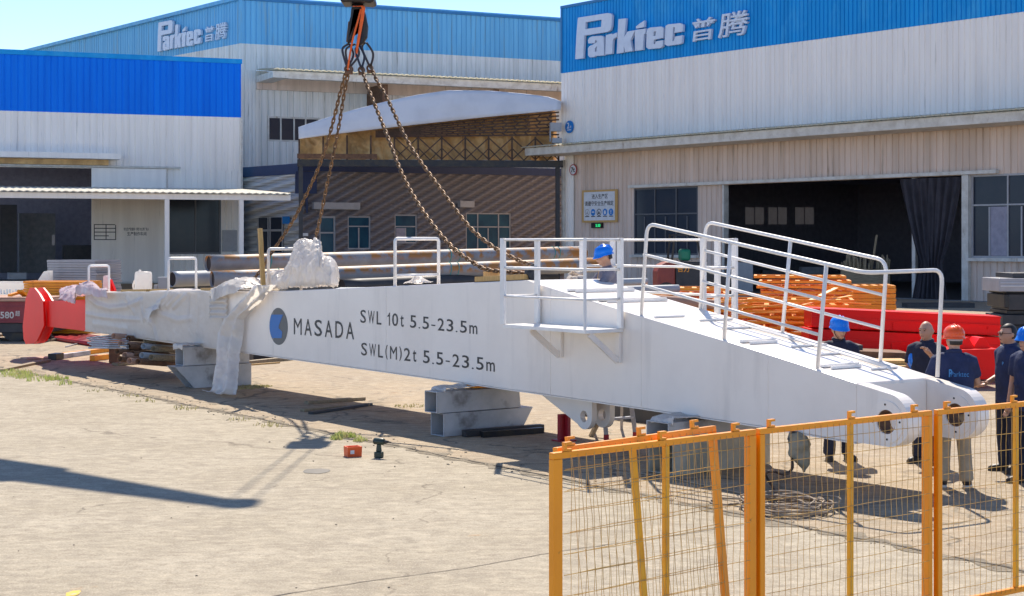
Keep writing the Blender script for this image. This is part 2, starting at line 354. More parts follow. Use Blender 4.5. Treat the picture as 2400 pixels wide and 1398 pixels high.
# ------------------------------------------------------------------ ground
JX0 = gnd(0, 862); JD = Vector((.586, -.81, 0)).normalized(); JN = Vector((JD.y * -1, JD.x, 0))  # joint between the two slabs; JN points to the far side
def ground_material():
    m = bpy.data.materials.new('yard concrete'); m.use_nodes = True; nt = m.node_tree; N = nt.nodes; L = nt.links; b = N['Principled BSDF']
    b.inputs['Roughness'].default_value = .85; b.inputs['Specular IOR Level'].default_value = .25
    tc = N.new('ShaderNodeTexCoord')
    def nz(scale, lo, hi, st=(1, 1, 1), det=7, rot=0):
        mp = N.new('ShaderNodeMapping'); mp.inputs['Scale'].default_value = st; mp.inputs['Rotation'].default_value = (0, 0, rot); L.new(tc.outputs['Object'], mp.inputs[0])
        n = N.new('ShaderNodeTexNoise'); n.inputs['Scale'].default_value = scale; n.inputs['Detail'].default_value = det; n.inputs['Roughness'].default_value = .65; L.new(mp.outputs[0], n.inputs['Vector'])
        r = N.new('ShaderNodeMapRange'); r.inputs[1].default_value = lo; r.inputs[2].default_value = hi; L.new(n.outputs[0], r.inputs[0]); return r.outputs[0]
    def mix(f, a, c, mode='MIX', fac=None):
        x = N.new('ShaderNodeMix'); x.data_type = 'RGBA'; x.blend_type = mode
        if fac is not None: x.inputs[0].default_value = fac
        else: L.new(f, x.inputs[0])
        for i, q in ((6, a), (7, c)):
            if hasattr(q, 'default_value'): L.new(q, x.inputs[i])
            else: x.inputs[i].default_value = (*q, 1)
        return x.outputs[2]
    def math_(op, a, c=None):
        x = N.new('ShaderNodeMath'); x.operation = op
        for i, q in enumerate((a, c)):
            if q is None: continue
            if hasattr(q, 'default_value'): L.new(q, x.inputs[i])
            else: x.inputs[i].default_value = q
        return x.outputs[0]
    rotJ = -math.atan2(JD.y, JD.x)
    near = mix(nz(.55, .38, .62), (.425, .37, .28), (.345, .295, .215))
    near = mix(nz(2.0, .46, .66, (1, 1.25, 1)), near, (.30, .255, .19))
    near = mix(nz(8, .50, .68, (1, 1.2, 1)), near, (.27, .225, .165))
    far = mix(nz(.4, .38, .62), (.395, .30, .195), (.33, .255, .175))
    far = mix(nz(1.5, .46, .66, (.9, 1.2, 1)), far, (.31, .24, .165))
    far = mix(nz(5, .52, .70, (.9, 1.3, 1)), far, (.29, .22, .14))
    # which side of the joint
    sp = N.new('ShaderNodeVectorMath'); sp.operation = 'DOT_PRODUCT'; L.new(tc.outputs['Object'], sp.inputs[0]); sp.inputs[1].default_value = JN
    d = math_('SUBTRACT', sp.outputs['Value'], JX0.dot(JN))
    side = N.new('ShaderNodeMapRange'); side.inputs[1].default_value = -.02; side.inputs[2].default_value = .02; L.new(d, side.inputs[0])
    c = mix(side.outputs[0], near, far)
    # cracks, only in the broken strip beyond the joint
    mp = N.new('ShaderNodeMapping'); mp.inputs['Scale'].default_value = (1, 1, 1); L.new(tc.outputs['Object'], mp.inputs[0])
    nn = N.new('ShaderNodeTexNoise'); nn.inputs['Scale'].default_value = 1.4; nn.inputs['Detail'].default_value = 5; L.new(mp.outputs[0], nn.inputs['Vector'])
    wv = N.new('ShaderNodeVectorMath'); wv.operation = 'MULTIPLY_ADD'; wv.inputs[1].default_value = (1.1, 1.1, 0); L.new(nn.outputs[1], wv.inputs[0]); L.new(mp.outputs[0], wv.inputs[2])
    vo = N.new('ShaderNodeTexVoronoi'); vo.feature = 'DISTANCE_TO_EDGE'; vo.inputs['Scale'].default_value = .85; L.new(wv.outputs[0], vo.inputs['Vector'])
    cr = N.new('ShaderNodeMapRange'); cr.inputs[1].default_value = .034; cr.inputs[2].default_value = .010; L.new(vo.outputs['Distance'], cr.inputs[0])
    zone = math_('MULTIPLY', nz(.45, .34, .46), nz(1.3, .38, .50))
    bl = N.new('ShaderNodeMapRange'); bl.inputs[1].default_value = 4.6; bl.inputs[2].default_value = 2.6; L.new(d, bl.inputs[0])
    bl2 = math_('MULTIPLY', bl.outputs[0], side.outputs[0])
    crf = math_('MULTIPLY', math_('MULTIPLY', cr.outputs[0], zone), bl2)
    c = mix(crf, c, (.11, .09, .065))
    # a few long hairline cracks run through both slabs
    vo2 = N.new('ShaderNodeTexVoronoi'); vo2.feature = 'DISTANCE_TO_EDGE'; vo2.inputs['Scale'].default_value = .16; L.new(wv.outputs[0], vo2.inputs['Vector'])
    cr2 = N.new('ShaderNodeMapRange'); cr2.inputs[1].default_value = .0042; cr2.inputs[2].default_value = .0012; L.new(vo2.outputs['Distance'], cr2.inputs[0])
    c = mix(math_('MULTIPLY', cr2.outputs[0], math_('MULTIPLY', nz(.8, .42, .56), .8)), c, (.13, .105, .075))
    # stains, scuffs and grit
    c = mix(math_('MULTIPLY', nz(.9, .62, .78, (1, 1, 1)), .55), c, (.22, .19, .15))
    c = mix(math_('MULTIPLY', nz(3.2, .50, .72, (.7, 1.5, 1)), .55), c, (.27, .23, .175))
    c = mix(math_('MULTIPLY', nz(6, .48, .66, (.8, 1.4, 1)), .5), c, (.58, .50, .37))
    c = mix(math_('MULTIPLY', nz(1.1, .66, .76), .8), c, (.42, .22, .08))
    c = mix(math_('MULTIPLY', nz(38, .48, .68, det=3), .50), c, (.21, .17, .12))
    c = mix(math_('MULTIPLY', nz(60, .54, .68, det=2), .50), c, (.66, .57, .43))
    L.new(c, b.inputs['Base Color'])
    bn = N.new('ShaderNodeBump'); bn.inputs['Strength'].default_value = .35; bn.inputs['Distance'].default_value = .02
    h = math_('ADD', nz(28, .2, .8, det=8), math_('MULTIPLY', nz(5, .2, .8, (.9, 1.2, 1)), 1.5)); L.new(h, bn.inputs['Height']); L.new(bn.outputs[0], b.inputs['Normal'])
    return m
g = MB(); g.quad((-900, -300, 0), (900, -300, 0), (900, 2500, 0), (-900, 2500, 0))
tag(g.build('ground', ground_material(), fix=False), 'pale sunlit concrete yard with worn tan patches and cracks', None, kind='structure')
# joint of broken mortar and soil between the slabs, and a saw cut in the near slab
def strip(name, p, q, w, m, label, n=140, z=.004, jit=.5, seed=1):
    d = (q - p).normalized(); s = Vector((-d.y, d.x, 0)); b = MB(); vs = []
    for i in range(n + 1):
        c = p + (q - p) * (i / n); a = noise.noise(Vector((i * .21, seed, 0))); e = noise.noise(Vector((i * .23, seed + 9, 3))); k = noise.noise(Vector((i * .05, seed, 7))) * .06 + noise.noise(Vector((i * .4, 3, 7))) * .02
        vs += [c + s * (k - w * (.5 + jit * a)) + Vector((0, 0, z)), c + s * (k + w * (.5 + jit * e)) + Vector((0, 0, z))]
    b.add(vs, [(2 * i, 2 * i + 2, 2 * i + 3, 2 * i + 1) for i in range(n)])
    return tag(b.build(name, m, fix=False), label, None, kind='structure')
strip('slab_joint', JX0 - JD * 4, gnd(2400, 1340) + JD * 4, .17, M['soil'], 'crumbling soil filled joint between two concrete slabs', n=520, jit=1.5)
M['crack'] = mat('dark crack', (.07, .055, .04), rough=.95)
strip('joint_crack', JX0 - JD * 4, gnd(2400, 1340) + JD * 4, .022, M['crack'], 'dark open crack running down the slab joint', n=620, z=.008, jit=1.6, seed=5)
M['saw'] = mat('saw cut', (.16, .13, .10), rough=.9)
strip('saw_cut', gnd(640, 1398) - Vector((.8, .6, 0)) * 1.5, gnd(1290, 1298) + Vector((.8, .6, 0)) * 6, .012, M['saw'], 'thin saw cut across the near concrete slab', n=160, jit=.7, seed=4)
M['stain'] = mat('oil stain', (.10, .09, .075), (.16, .14, .11), .7, scale=3)  # plain dark brown tone of the oval blot on the slab
M['yellow_mark'] = mat('yellow paint mark', (.75, .48, .04), (.60, .42, .10), .8, scale=8, c3=(.45, .40, .30), s3=14, lo3=.5, hi3=.6)
def blot(name, u, v, rx, ry, m, label, seed):
    c = gnd(u, v); b = MB(); n = 26
    b.quad(*[c + Vector((math.cos(t) * rx * (1 + .25 * noise.noise(Vector((math.cos(t) * 1.5, math.sin(t) * 1.5, seed)))), math.sin(t) * ry * (1 + .25 * noise.noise(Vector((math.cos(t) * 2, math.sin(t) * 2, seed + 4)))), .004)) for t in [2 * math.pi * k / n for k in range(n)]])
    tag(b.build(name, m, fix=False), label, None, kind='structure')
blot('oil_stain', 742, 1105, .16, .20, M['stain'], 'dark oval oil stain on the near slab', 3)
blot('yellow_paint_mark', 172, 1392, .055, .10, M['yellow_mark'], 'small yellow paint mark at the bottom of the near slab', 6)
# ------------------------------------------------------------------ buildings
def bld(fr, name, label, cat='building', z=0): return thing(name, label, cat, (fr.o[0], fr.o[1], z), fr.rz)
def window(par, x0, x1, z0, z1, vx, hz, y=.0, glass='glass', frame='frame_grey', w=.09, open_=None, name='window'):
    f = MB(); d0, d1 = y - .05, y + .05
    f.box(x0, x0 + w, d0, d1, z0, z1); f.box(x1 - w, x1, d0, d1, z0, z1)
    f.box(x0 + w, x1 - w, d0, d1, z0, z0 + w); f.box(x0 + w, x1 - w, d0, d1, z1 - w, z1)
    for z in hz: f.box(x0 + w, x1 - w, d0 + .004, d1 - .004, z - w * .4, z + w * .4)
    for v in vx:
        x, a, b = v if isinstance(v, tuple) else (v, z0, z1)
        f.box(x - w * .4, x + w * .4, d0 + .008, d1 - .008, a + w, b - w)
    o = f.build(name, M[frame], par)
    p = MB(); p.box(x0 + w, x1 - w, y + .02, y + .035, z0 + w, z1 - w); p.build('pane', M[glass], o)
    if open_:
        q = MB(); a, b, c, e = open_; q.box(a, b, y - .005, y + .018, c, e); q.build('open_sash', M['dark'], o)
    return o
def shell(par, x0, x1, y1, z1, hole=None, mats=('clad_beige', 'dark')):
    """side walls, back wall and roof of a building whose front stands on y=0"""
    b = MB(); b.box(x0, x0 + .2, .3, y1, 0, z1); b.box(x1 - .2, x1, .3, y1, 0, z1)
    b.box(x0 + .2, x1 - .2, y1 - .2, y1, 0, z1)
    b.build('rear_wall', M[mats[0]], par)
    r = MB(); r.box(x0 - .1, x1 + .1, .35, y1 + .1, z1 + .003, z1 + .25); r.build('roof', M['clad_blue_faded'], par)

# ---- right hand workshop
RB = Fr(3.41, 92.75, .61, -.792)
b = bld(RB, 'workshop_building', 'large white and blue workshop on the right with an open door and dark curtain')
RX0, RX1, ZB, ZA, ZT = -.8, 46, 12.63, 8.36, 16.45
XW0, XW1 = RB.hit(1478, 520)[0], RB.hit(1628, 520)[0]; XD0, XD1 = RB.hit(1695, 560)[0], RB.hit(2252, 560)[0]; XV0 = RB.hit(2268, 520)[0]; XV1 = XV0 + 7.5
ZD = 5.66
MB().corr(RX0, RX1, ZB, ZT, .26, .05).build('blue_wall', M['clad_blue'], b)
MB().corr(RX0, RX1, ZA - .1, ZB, .31, .045).build('upper_wall', M['clad_white'], b)
w = MB()
w.corr(RX0 + .9, RX1, ZD, ZA - .1, .36, .05, .25); w.corr(RX0 + .9, XW0, 0, ZD, .36, .05, .25); w.corr(XW0, XW1, 0, 1.95, .36, .05, .25)
w.corr(XW1, XD0, 0, ZD, .36, .05, .25); w.corr(XD1, XV0, 0, ZD, .36, .05, .25); w.corr(XV0, XV1, 0, 1.95, .36, .05, .25); w.corr(XV1, RX1, 0, ZD, .36, .05, .25)
w.build('lower_wall', M['clad_beige'], b)
w = MB(); w.corr(RX0, RX0 + .88, 0, ZA - .1, .22, .04, .22); w.build('corner_panel', M['clad_white'], b)
MB().box(RX0 - .04, RX1, -.06, .3, ZT, ZT + .16).build('eave_trim', M['trim_blue'], b)
MB().box(RX0 - .03, RX0 + .10, -.05, .28, ZB + .02, ZT).build('corner_trim', M['trim_blue'], b)
c = MB(); c.box(RX0 - 1.1, RX1, -1.9, .18, ZA - .62, ZA - .18); c.build('canopy_fascia', M['trim_white'], b, bevel=.02)
c = MB()
xs = [RX0 - 1.1 + i * .15 for i in range(int((RX1 - RX0 + 1.1) / .15))]
vs = []
for i, x in enumerate(xs): vs += [(x, -2.15, ZA - .15 + .035 * (i % 2)), (x, .2, ZA + .12 + .035 * (i % 2))]
c.add(vs, [(2 * i, 2 * i + 2, 2 * i + 3, 2 * i + 1) for i in range(len(xs) - 1)]); c.build('canopy_sheet', M['cream'], b, fix=False, thick=.03)
MB().box(XW0 - .2, XV0 + 1.5, -.05, .22, ZD + .02, ZD + .18).build('door_rail', M['trim_white'], b)
MB().box(XW0 - .1, XW1 + .1, -.02, .24, 1.80, 1.95).build('window_sill', M['trim_white'], b)
MB().box(XV0 - .1, XV1, -.02, .24, 1.80, 1.95).build('window_sill', M['trim_white'], b)
wd = (XW1 - XW0)
window(b, XW0, XW1, 1.95, ZD, [XW0 + wd / 3, XW0 + wd * 2 / 3, (XW0 + wd / 6, 1.95, 4.15), (XW0 + wd / 2, 1.95, 4.15), (XW0 + wd * 5 / 6, 1.95, 4.15)], [4.2], .3, frame='frame_dark')
window(b, XV0, XV1, 1.95, ZD, [XV0 + 1.9, XV0 + 3.8, XV0 + 5.6, (XV0 + .95, 1.95, 4.3), (XV0 + 2.6, 1.95, 4.3)], [4.3], .3, frame='frame_grey', open_=(XV0 + .98, XV0 + 1.85, 2.05, 4.22))
for q_ in ((XD0 - .12, XD0, .05, .4), (XD1 - 3.05, XD1 - 2.85, .42, .6), (XD1, XD1 + .35, .05, .4)): MB().box(*q_, 0, ZD).build('door_jamb', M['trim_white'], b)
# the hall behind the door
XL_ = RX0 + .5
i_ = MB(); i_.box(XL_ - .2, XL_, .4, 26, 0, 6.6); i_.box(XD1 + 5, XD1 + 5.2, .4, 26, 0, 6.6); i_.box(XL_ - .2, XD1 + 5.2, 26, 26.2, 0, 6.6); i_.box(XL_ - .2, XD1 + 5.2, .42, 26.2, 6.6, 6.8)
i_.build('hall_interior', M['dark'], b)
def on_side(u, v):
    lo_, hi_ = .5, 40.0
    for _ in range(40):
        y = (lo_ + hi_) / 2; x, z = RB.hit(u, v, y)
        if x > XL_: lo_ = y
        else: hi_ = y
    return y, z
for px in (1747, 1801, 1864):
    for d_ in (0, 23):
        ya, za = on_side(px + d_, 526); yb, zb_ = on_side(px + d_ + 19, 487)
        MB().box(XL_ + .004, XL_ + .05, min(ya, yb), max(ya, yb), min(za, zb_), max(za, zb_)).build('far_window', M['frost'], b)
MB().box(XL_, XD1 + 5.2, .0, 26, .004, .03).build('hall_floor', M['dark_floor'], b)
shell(b, RX0, RX1, 40, ZT)
MB().box(RX0 + .02, RX0 + .14, -.02, .18, 1.9, 7.5).build('downpipe', M['trim_white'], b)
# gathered curtain of the door
cu = MB(); cx0 = RB.hit(2108, 560)[0]; cx1 = RB.hit(2250, 560)[0]
def cur(s, t):
    z = 5.55 * (1 - t); cxm = .53; g_ = abs(z - 1.75); k = .36 + .64 * min(1, (g_ / 3.6)) ** .75
    if z < 1.75: k = .36 + .22 * (1.75 - z) / 1.75
    s2 = cxm + (s - .55) * k
    x = cx0 + (cx1 - cx0) * s2; y = .12 + .10 * math.sin(s * 44 + 1.2 * math.sin(t * 5)) * (.6 + .4 * k) + .04 * math.sin(s * 97)
    return (x, y - .05 * (1 - k), .04 + z)
tag(cu.grid(cur, 150, 30).build('door_curtain', M['curtain'], None, smooth=True, fix=False), 'dark grey curtain gathered at the right side of the workshop door', 'curtain')
bpy.data.objects['door_curtain'].location = (RB.o[0], RB.o[1], 0); bpy.data.objects['door_curtain'].rotation_euler = (0, 0, RB.rz)

# ---- company lettering, traced on the right wall and repeated on the far gable
LT = {
 'P': [[(212,215),(560,160),(598,165),(612,190),(605,320),(590,362),(555,382),(288,424),(272,690),(180,700),(195,420)], [(302,268),(490,236),(484,322),(298,348)]],
 'a': [[(335,515),(330,480),(345,450),(380,433),(490,425),(515,440),(517,655),(430,662),(425,652),(400,675),(350,678),(332,655),(330,575),(345,550),(420,512),(435,500),(430,478),(415,478),(410,514)], [(435,545),(412,575),(410,612),(430,612)]],
 'r': [[(540,420),(610,400),(610,414),(667,388),(668,440),(640,455),(622,475),(612,635),(533,648)]],
 'k': [[(688,232),(775,222),(756,440),(792,378),(880,362),(828,475),(850,605),(768,618),(750,545),(748,622),(667,635)]],
 't': [[(893,318),(940,280),(992,248),(988,325),(893,342)], [(880,372),(892,358),(1006,340),(1002,400),(985,403),(972,590),(880,603)]],
 'e': [[(1030,345),(1060,330),(1190,318),(1215,335),(1210,452),(1102,472),(1097,522),(1120,522),(1122,492),(1210,478),(1205,550),(1180,570),(1040,582),(1012,560),(1018,380)], [(1100,378),(1127,372),(1122,425),(1096,430)]],
 'c': [[(1240,310),(1270,293),(1410,278),(1445,295),(1440,377),(1342,393),(1350,330),(1330,325),(1318,487),(1340,487),(1347,437),(1437,420),(1430,510),(1400,525),(1260,545),(1228,525)]],
}
def letters_root(fr_target, fmap, name, label, thick):
    t = bld(fr_target, name, label, 'sign')
    for ch, loops in LT.items():
        pts = [[fmap(*RB.hit(1320 + u / 5, v / 5)) for u, v in lp] for lp in loops]
        vs, fs = outline_mesh(pts, thick)
        MB().add([(x, -.10 - thick / 2 + z, y) for x, y, z in vs], fs).build('letter', M['letter'], t)
    for ch, (u0, v0), (u1, v1) in (('普', (1518, 500), (1812, 192)), ('腾', (1858, 455), (2195, 115))):
        x0, z0 = RB.hit(1320 + u0 / 5, v0 / 5); x1, z1 = RB.hit(1320 + u1 / 5, v1 / 5)
        mb = MB(); fit_text(mb, ch, lambda s, q: (lambda p: (p[0], -.12, p[1]))(fmap(x0 + (x1 - x0) * (s + .10 * (q - .5)), z0 + (z1 - z0) * q)), bold=.006)
        mb.build('letter', M['letter'], t, fix=False, thick=thick)
    return t
letters_root(RB, lambda x, z: (x, z), 'company_sign', 'large raised pale lettering on the blue band of the right workshop', .16)

# small plates on the right wall
def plate(fr, name, label, cat, u0, v0, u1, v1, y=.12): 
    x0, z1 = fr.hit(u0, v0, y); x1, z0 = fr.hit(u1, v1, y); t = thing(name, label, cat, fr.P((x0 + x1) / 2, y, (z0 + z1) / 2), fr.rz)
    return t, (x1 - x0) / 2, (z1 - z0) / 2
t, hx, hz = plate(RB, 'safety_board', 'framed white safety board with Chinese rules on the wall left of the workshop window', 'sign', 1365, 447, 1447, 521)
MB().box(-hx, hx, -.03, .04, -hz, hz).build('frame', M['wood'], t)
MB().box(-hx * .88, hx * .88, -.045, -.01, -hz * .88, hz * .88).build('panel', M['white_paint'], t)
mb = MB(); fit_text(mb, '进入生产区', lambda s, q: (-hx * .42 + s * hx * .92, -.052, hz * .45 + q * hz * .30), .012); mb.build('writing', M['black_letter'], t, fix=False)
mb = MB(); fit_text(mb, '请遵守安全生产规定', lambda s, q: (-hx * .82 + s * hx * 1.64, -.052, hz * .02 + q * hz * .30), .012); mb.build('writing', M['black_letter'], t, fix=False)
for k, (mm, inner) in enumerate((('frame_grey', 1), ('sign_blue', 0), ('black_letter', 1), ('sign_blue', 2), ('sign_blue', 3))):
    cx = -hx * .68 + k * hx * .34; cz = -hz * .38; mb = MB(); r = hx * .13
    if inner == 1: mb.ring(cx, cz, r * .8, r, -.055, -.046, 20)
    else: mb.ring(cx, cz, 0.002, r, -.055, -.046, 20)
    p = mb.build('symbol', M[mm], t)
    q = MB()
    if inner == 0: q.box(cx - r * .55, cx + r * .55, -.060, -.056, cz - r * .1, cz + r * .25)
    elif inner == 1: q.prism([(cx - r * .5, cz - r * .5), (cx + r * .5, cz - r * .5), (cx + r * .2, cz + r * .1), (cx, cz + r * .6), (cx - r * .2, cz + r * .1)], -.060, -.056)
    elif inner == 2: q.prism([(cx - r * .35, cz - r * .6), (cx + r * .35, cz - r * .6), (cx + r * .5, cz + r * .1), (cx, cz + r * .6), (cx - r * .5, cz + r * .1)], -.060, -.056)
    else: q.box(cx - r * .12, cx + r * .12, -.060, -.056, cz - r * .15, cz + r * .6); q.box(cx - r * .12, cx + r * .12, -.060, -.056, cz - r * .55, cz - r * .3)
    q.build('pictogram', M['white_paint' if inner in (0, 2, 3) else mm], p)
    MB().box(cx - r * .9, cx + r * .9, -.052, -.046, -hz * .66, -hz * .61).build('caption', M['black_letter'], t)
t, hx, hz = plate(RB, 'led_clock', 'small black clock with green digits under the safety board', 'clock', 1387, 523, 1411, 535)
MB().box(-hx, hx, -.05, .1, -hz, hz).build('case', M['steel_black'], t)
mb = MB(); fit_text(mb, '5:30', lambda s, q: (-hx * .1 + s * hx * .9, -.056, -hz * .55 + q * hz * 1.1), .01); mb.build('digits', M['led_green'], t, fix=False)
t, hx, hz = plate(RB, 'building_number_plate', 'round blue number plate reading 2 on the corner of the right workshop', 'sign', 1326, 284, 1343, 312, -.08)
mb = MB(); mb.ring(0, 0, .003, hz, -.02, .02, 28); mb.build('disc', M['sign_blue'], t)
mb = MB(); fit_text(mb, '2', lambda s, q: (-hz * .55 + s * hz * .6, -.026, -hz * .25 + q * hz * .95), .02); fit_text(mb, '#', lambda s, q: (hz * .2 + s * hz * .32, -.026, -hz * .2 + q * hz * .4), .01)
mb.box(-hz * .5, hz * .5, -.026, -.022, -hz * .55, -hz * .42); mb.build('numeral', M['white_paint'], t, fix=False)
t, hx, hz = plate(RB, 'weight_limit_sign', 'round white weight limit sign reading 7t below the canopy corner', 'sign', 1335, 386, 1352, 411, .1)
mb = MB(); mb.ring(0, 0, .003, hz * .85, -.02, .02, 28); mb.build('disc', M['white_paint'], t)
mb = MB(); mb.ring(0, 0, hz * .84, hz, -.024, .02, 28); mb.build('rim', M['red_dark'], t)
mb = MB(); fit_text(mb, '7t', lambda s, q: (-hz * .55 + s * hz * 1.1, -.028, -hz * .45 + q * hz * .9), .03); mb.build('writing', M['black_letter'], t, fix=False)

# ---- far blue and white hall with the gable
BB = Fr(-20.3, 118, .903, .43); GB = Fr(-20.3, 118, .645, -.764)
b = bld(BB, 'far_hall_building', 'tall weathered white and blue hall in the middle distance with a gable to the left')
zt = BB.hit(557, 0)[1]; zb = BB.hit(563, 102)[1]; zc = BB.hit(610, 166)[1]; X1 = 42
MB().corr(0, X1, zb, zt, .42, .06).build('blue_wall', M['clad_blue_faded'], b)
MB().corr(0, X1, zc, zb, .42, .06).build('upper_wall', M['clad_white_old'], b)
wx0, wz1 = BB.hit(628, 272); wx1, wz0 = BB.hit(752, 335)
w = MB(); w.corr(1.2, X1, wz1, zc, .5, .07, .1); w.corr(1.2, wx0, 0, wz1, .5, .07, .1); w.corr(wx0, wx1, 0, wz0, .5, .07, .1); w.corr(wx1, X1, 0, wz1, .5, .07, .1)
w.build('lower_wall', M['clad_white_old'], b)
w = MB(); w.corr(0, 1.18, 0, zc, .30, .05, -.05); w.build('corner_panel', M['clad_white_old'], b)
gz = BB.hit(700, 211)[1]; MB().box(1.2, X1, -.12, .04, gz - .1, gz + .75).build('wall_girder', M['clad_beige'], b)
window(b, wx0, wx1, wz0, wz1, [wx0 + (wx1 - wx0) * k for k in (.25, .5, .72)], [], .15, frame='trim_white', w=.14)
c = MB(); xs = [1.3 + i * .22 for i in range(int((X1 - 1.3) / .22))]; vs = []
for i, x in enumerate(xs): vs += [(x, -4.6, zc - .35 + .09 * (i % 2)), (x, .1, zc + .05 + .09 * (i % 2))]
c.add(vs, [(2 * i, 2 * i + 2, 2 * i + 3, 2 * i + 1) for i in range(len(xs) - 1)]); c.build('canopy_sheet', M['cream'], b, fix=False, thick=.04)
MB().box(2.4, X1, -4.2, -3.9, zc - .95, zc - .42).build('canopy_beam', M['trim_white'], b)
MB().box(1.2, 2.39, -4.3, .1, zc - .92, zc - .46).build('gutter_end', M['trim_white'], b)
for px in (866, 1122):
    x = BB.hit(px, 195)[0]; MB().box(x - .22, x + .22, -3.4, .0, zc - 2.6, zc - .96).build('canopy_bracket', M['rust'], b)
MB().box(-.05, X1, -.12, .3, zt, zt + .2).build('eave_trim', M['trim_blue'], b)
MB().box(-.12, .12, -.10, .1, zb, zt).build('corner_trim', M['clad_blue_faded'], b)
r = MB(); r.box(0, X1, .4, 30, zt + .2, zt + .4); r.build('roof', M['clad_blue_faded'], b)
# gable wall: its own turn, parented to the same hall
gr = MB()
gxl, gzl = GB.hit(60, 125); slope = (zt - gzl) / (0 - gxl)
def glocal(x, y, z):
    p = GB.P(x, y, z); return BB.loc(p)
ztop = lambda x: zt + slope * x
def gcorr(mb, x0, x1, zbm, ztm, pitch, dep):
    q = MB(); q.corr(x0, x1, zbm, ztm, pitch, dep); mb.add([glocal(*p) for p in q.v], q.f); return mb
zg = zb
gcorr(MB(), gxl - 6, 0, lambda x: min(zg, ztop(x) - .01), ztop, .42, .06).build('gable_blue_wall', M['clad_blue_faded'], b)
gcorr(MB(), gxl - 6, 0, 0, lambda x: min(zg, ztop(x) - .01), .42, .06).build('gable_lower_wall', M['clad_white_old'], b)
q = MB(); q.bar((gxl - 6, -.1, ztop(gxl - 6) + .12), (0, -.1, zt + .12), .5, .28); MB().add([glocal(*p) for p in q.v], q.f).build('gable_trim', M['clad_blue_faded'], b)
# sign on the gable: same letters, smaller
sx0, sz0 = RB.hit(1357, 140); sx1, sz1 = RB.hit(1760, 20)
tx0, tz0 = GB.hit(377, 122); tx1, tz1 = GB.hit(536, 48)
kx = (tx1 - tx0) / (sx1 - sx0); kz = kx
kz = (GB.hit(377, 55)[1] - tz0) / (RB.hit(1363, 43)[1] - sz0)
letters_root(GB, lambda x, z: (tx0 + (x - sx0) * kx, tz0 + (z - sz0) * kz), 'company_sign', 'smaller raised pale lettering on the gable of the far hall', .2)

# ---- bright blue annex on the left
LB = Fr(-17.85, 104, .932, .363)
b = bld(LB, 'annex_building', 'low annex on the left with a bright blue band and a deep porch')
zt = LB.hit(563, 150)[1]; zb = LB.hit(565, 276)[1]; X0 = -22
dx1, dz1 = LB.hit(214, 396); px0 = LB.hit(388, 450)[0]
wx0 = LB.hit(394, 470)[0]; wx1 = LB.hit(518, 470)[0]; wz0 = LB.hit(450, 596)[1]; wz1 = LB.hit(450, 452)[1]
MB().corr(X0, 0, zb, zt, .40, .035).build('blue_wall', M['clad_blue_bright'], b)
w = MB(); w.corr(X0, 0, dz1 + .02, zb, .40, .045); w.corr(dx1, wx0, 0, dz1 + .02, .4, .045); w.corr(wx0, wx1, wz1, dz1 + .02, .4, .045); w.corr(wx0, wx1, 0, wz0, .4, .045); w.corr(wx1, 0, 0, dz1 + .02, .4, .045)
w.build('white_wall', M['clad_white'], b)
MB().box(X0, .06, -.10, .2, zt, zt + .30).build('eave_trim', M['clad_blue'], b)
MB().box(-.02, .10, -.06, .25, 0, zb).build('corner_trim', M['trim_white'], b)
window(b, wx0, wx1, wz0, wz1, [wx0 + (wx1 - wx0) * .52], [], .12, frame='frame_dark', w=.12)
# sliding door leaf and the dark opening behind it
d = MB(); d.box(dx1, LB.hit(272, 500)[0], -.22, -.10, .1, dz1 + .05); d.box(LB.hit(272, 500)[0], LB.hit(286, 500)[0], -.20, -.12, .1, dz1 + .04); d.box(LB.hit(286, 500)[0], px0, -.22, -.10, .1, dz1 + .05)
leaf = d.build('sliding_door', M['clad_white'], b)
xa, za = LB.hit(298, 553, -.22); xb, zb2 = LB.hit(343, 544, -.22)
mb = MB(); fit_text(mb, '生产制作车间', lambda s, q: (xa + (xb - xa) * s, -.226, za + (zb2 - za) * q), .01)
xa2, za2 = LB.hit(290, 541, -.22); xb3, zb3 = LB.hit(349, 534, -.22)
fit_text(mb, '安全生产质量第一预防为主责任到人', lambda s, q: (xa2 + (xb3 - xa2) * s, -.226, za2 + (zb3 - za2) * q), .01)
mb.build('writing', M['steel_dark'], leaf, fix=False)
mb = MB(); xa, za = LB.hit(220, 563, -.22); xb, zb2 = LB.hit(270, 528, -.22)
for k in range(5): mb.box(xa, xb - (k == 1) * .4, -.232, -.226, za + (zb2 - za) * k / 4, za + (zb2 - za) * k / 4 + .05)
for k in (0.0, .55, 1): mb.box(xa + (xb - xa) * k, xa + (xb - xa) * k + .05, -.232, -.226, za, zb2)
mb.build('notice_lines', M['steel_dark'], leaf)
MB().box(X0, LB.hit(422, 391)[0], -.32, -.02, dz1 + .08, dz1 + .2).build('door_rail', M['trim_white'], b)
cz0 = LB.hit(100, 388)[1]; cz1 = LB.hit(100, 360)[1]; cx = LB.hit(275, 370)[0]
MB().box(X0, cx, -1.6, .0, cz1 - .35, cz1).build('small_canopy', M['clad_white'], b)
MB().box(X0, cx - .6, -.5, -.02, cz0 + .05, cz1 - .36).build('canopy_soffit', M['tarp_tan'], b)
pz = LB.hit(565, 450, -15)[1]; pxe = LB.hit(692, 450, -15)[0]
c = MB(); xs = [X0 + i * .2 for i in range(int((pxe - X0) / .2))]; vs = []
for i, x in enumerate(xs): vs += [(x, -15, pz - .12 + .06 * (i % 2)), (x, -.05, pz + .60 + .06 * (i % 2))]
c.add(vs, [(2 * i, 2 * i + 2, 2 * i + 3, 2 * i + 1) for i in range(len(xs) - 1)]); c.build('porch_roof', M['porch_sheet'], b, fix=False, thick=.05)
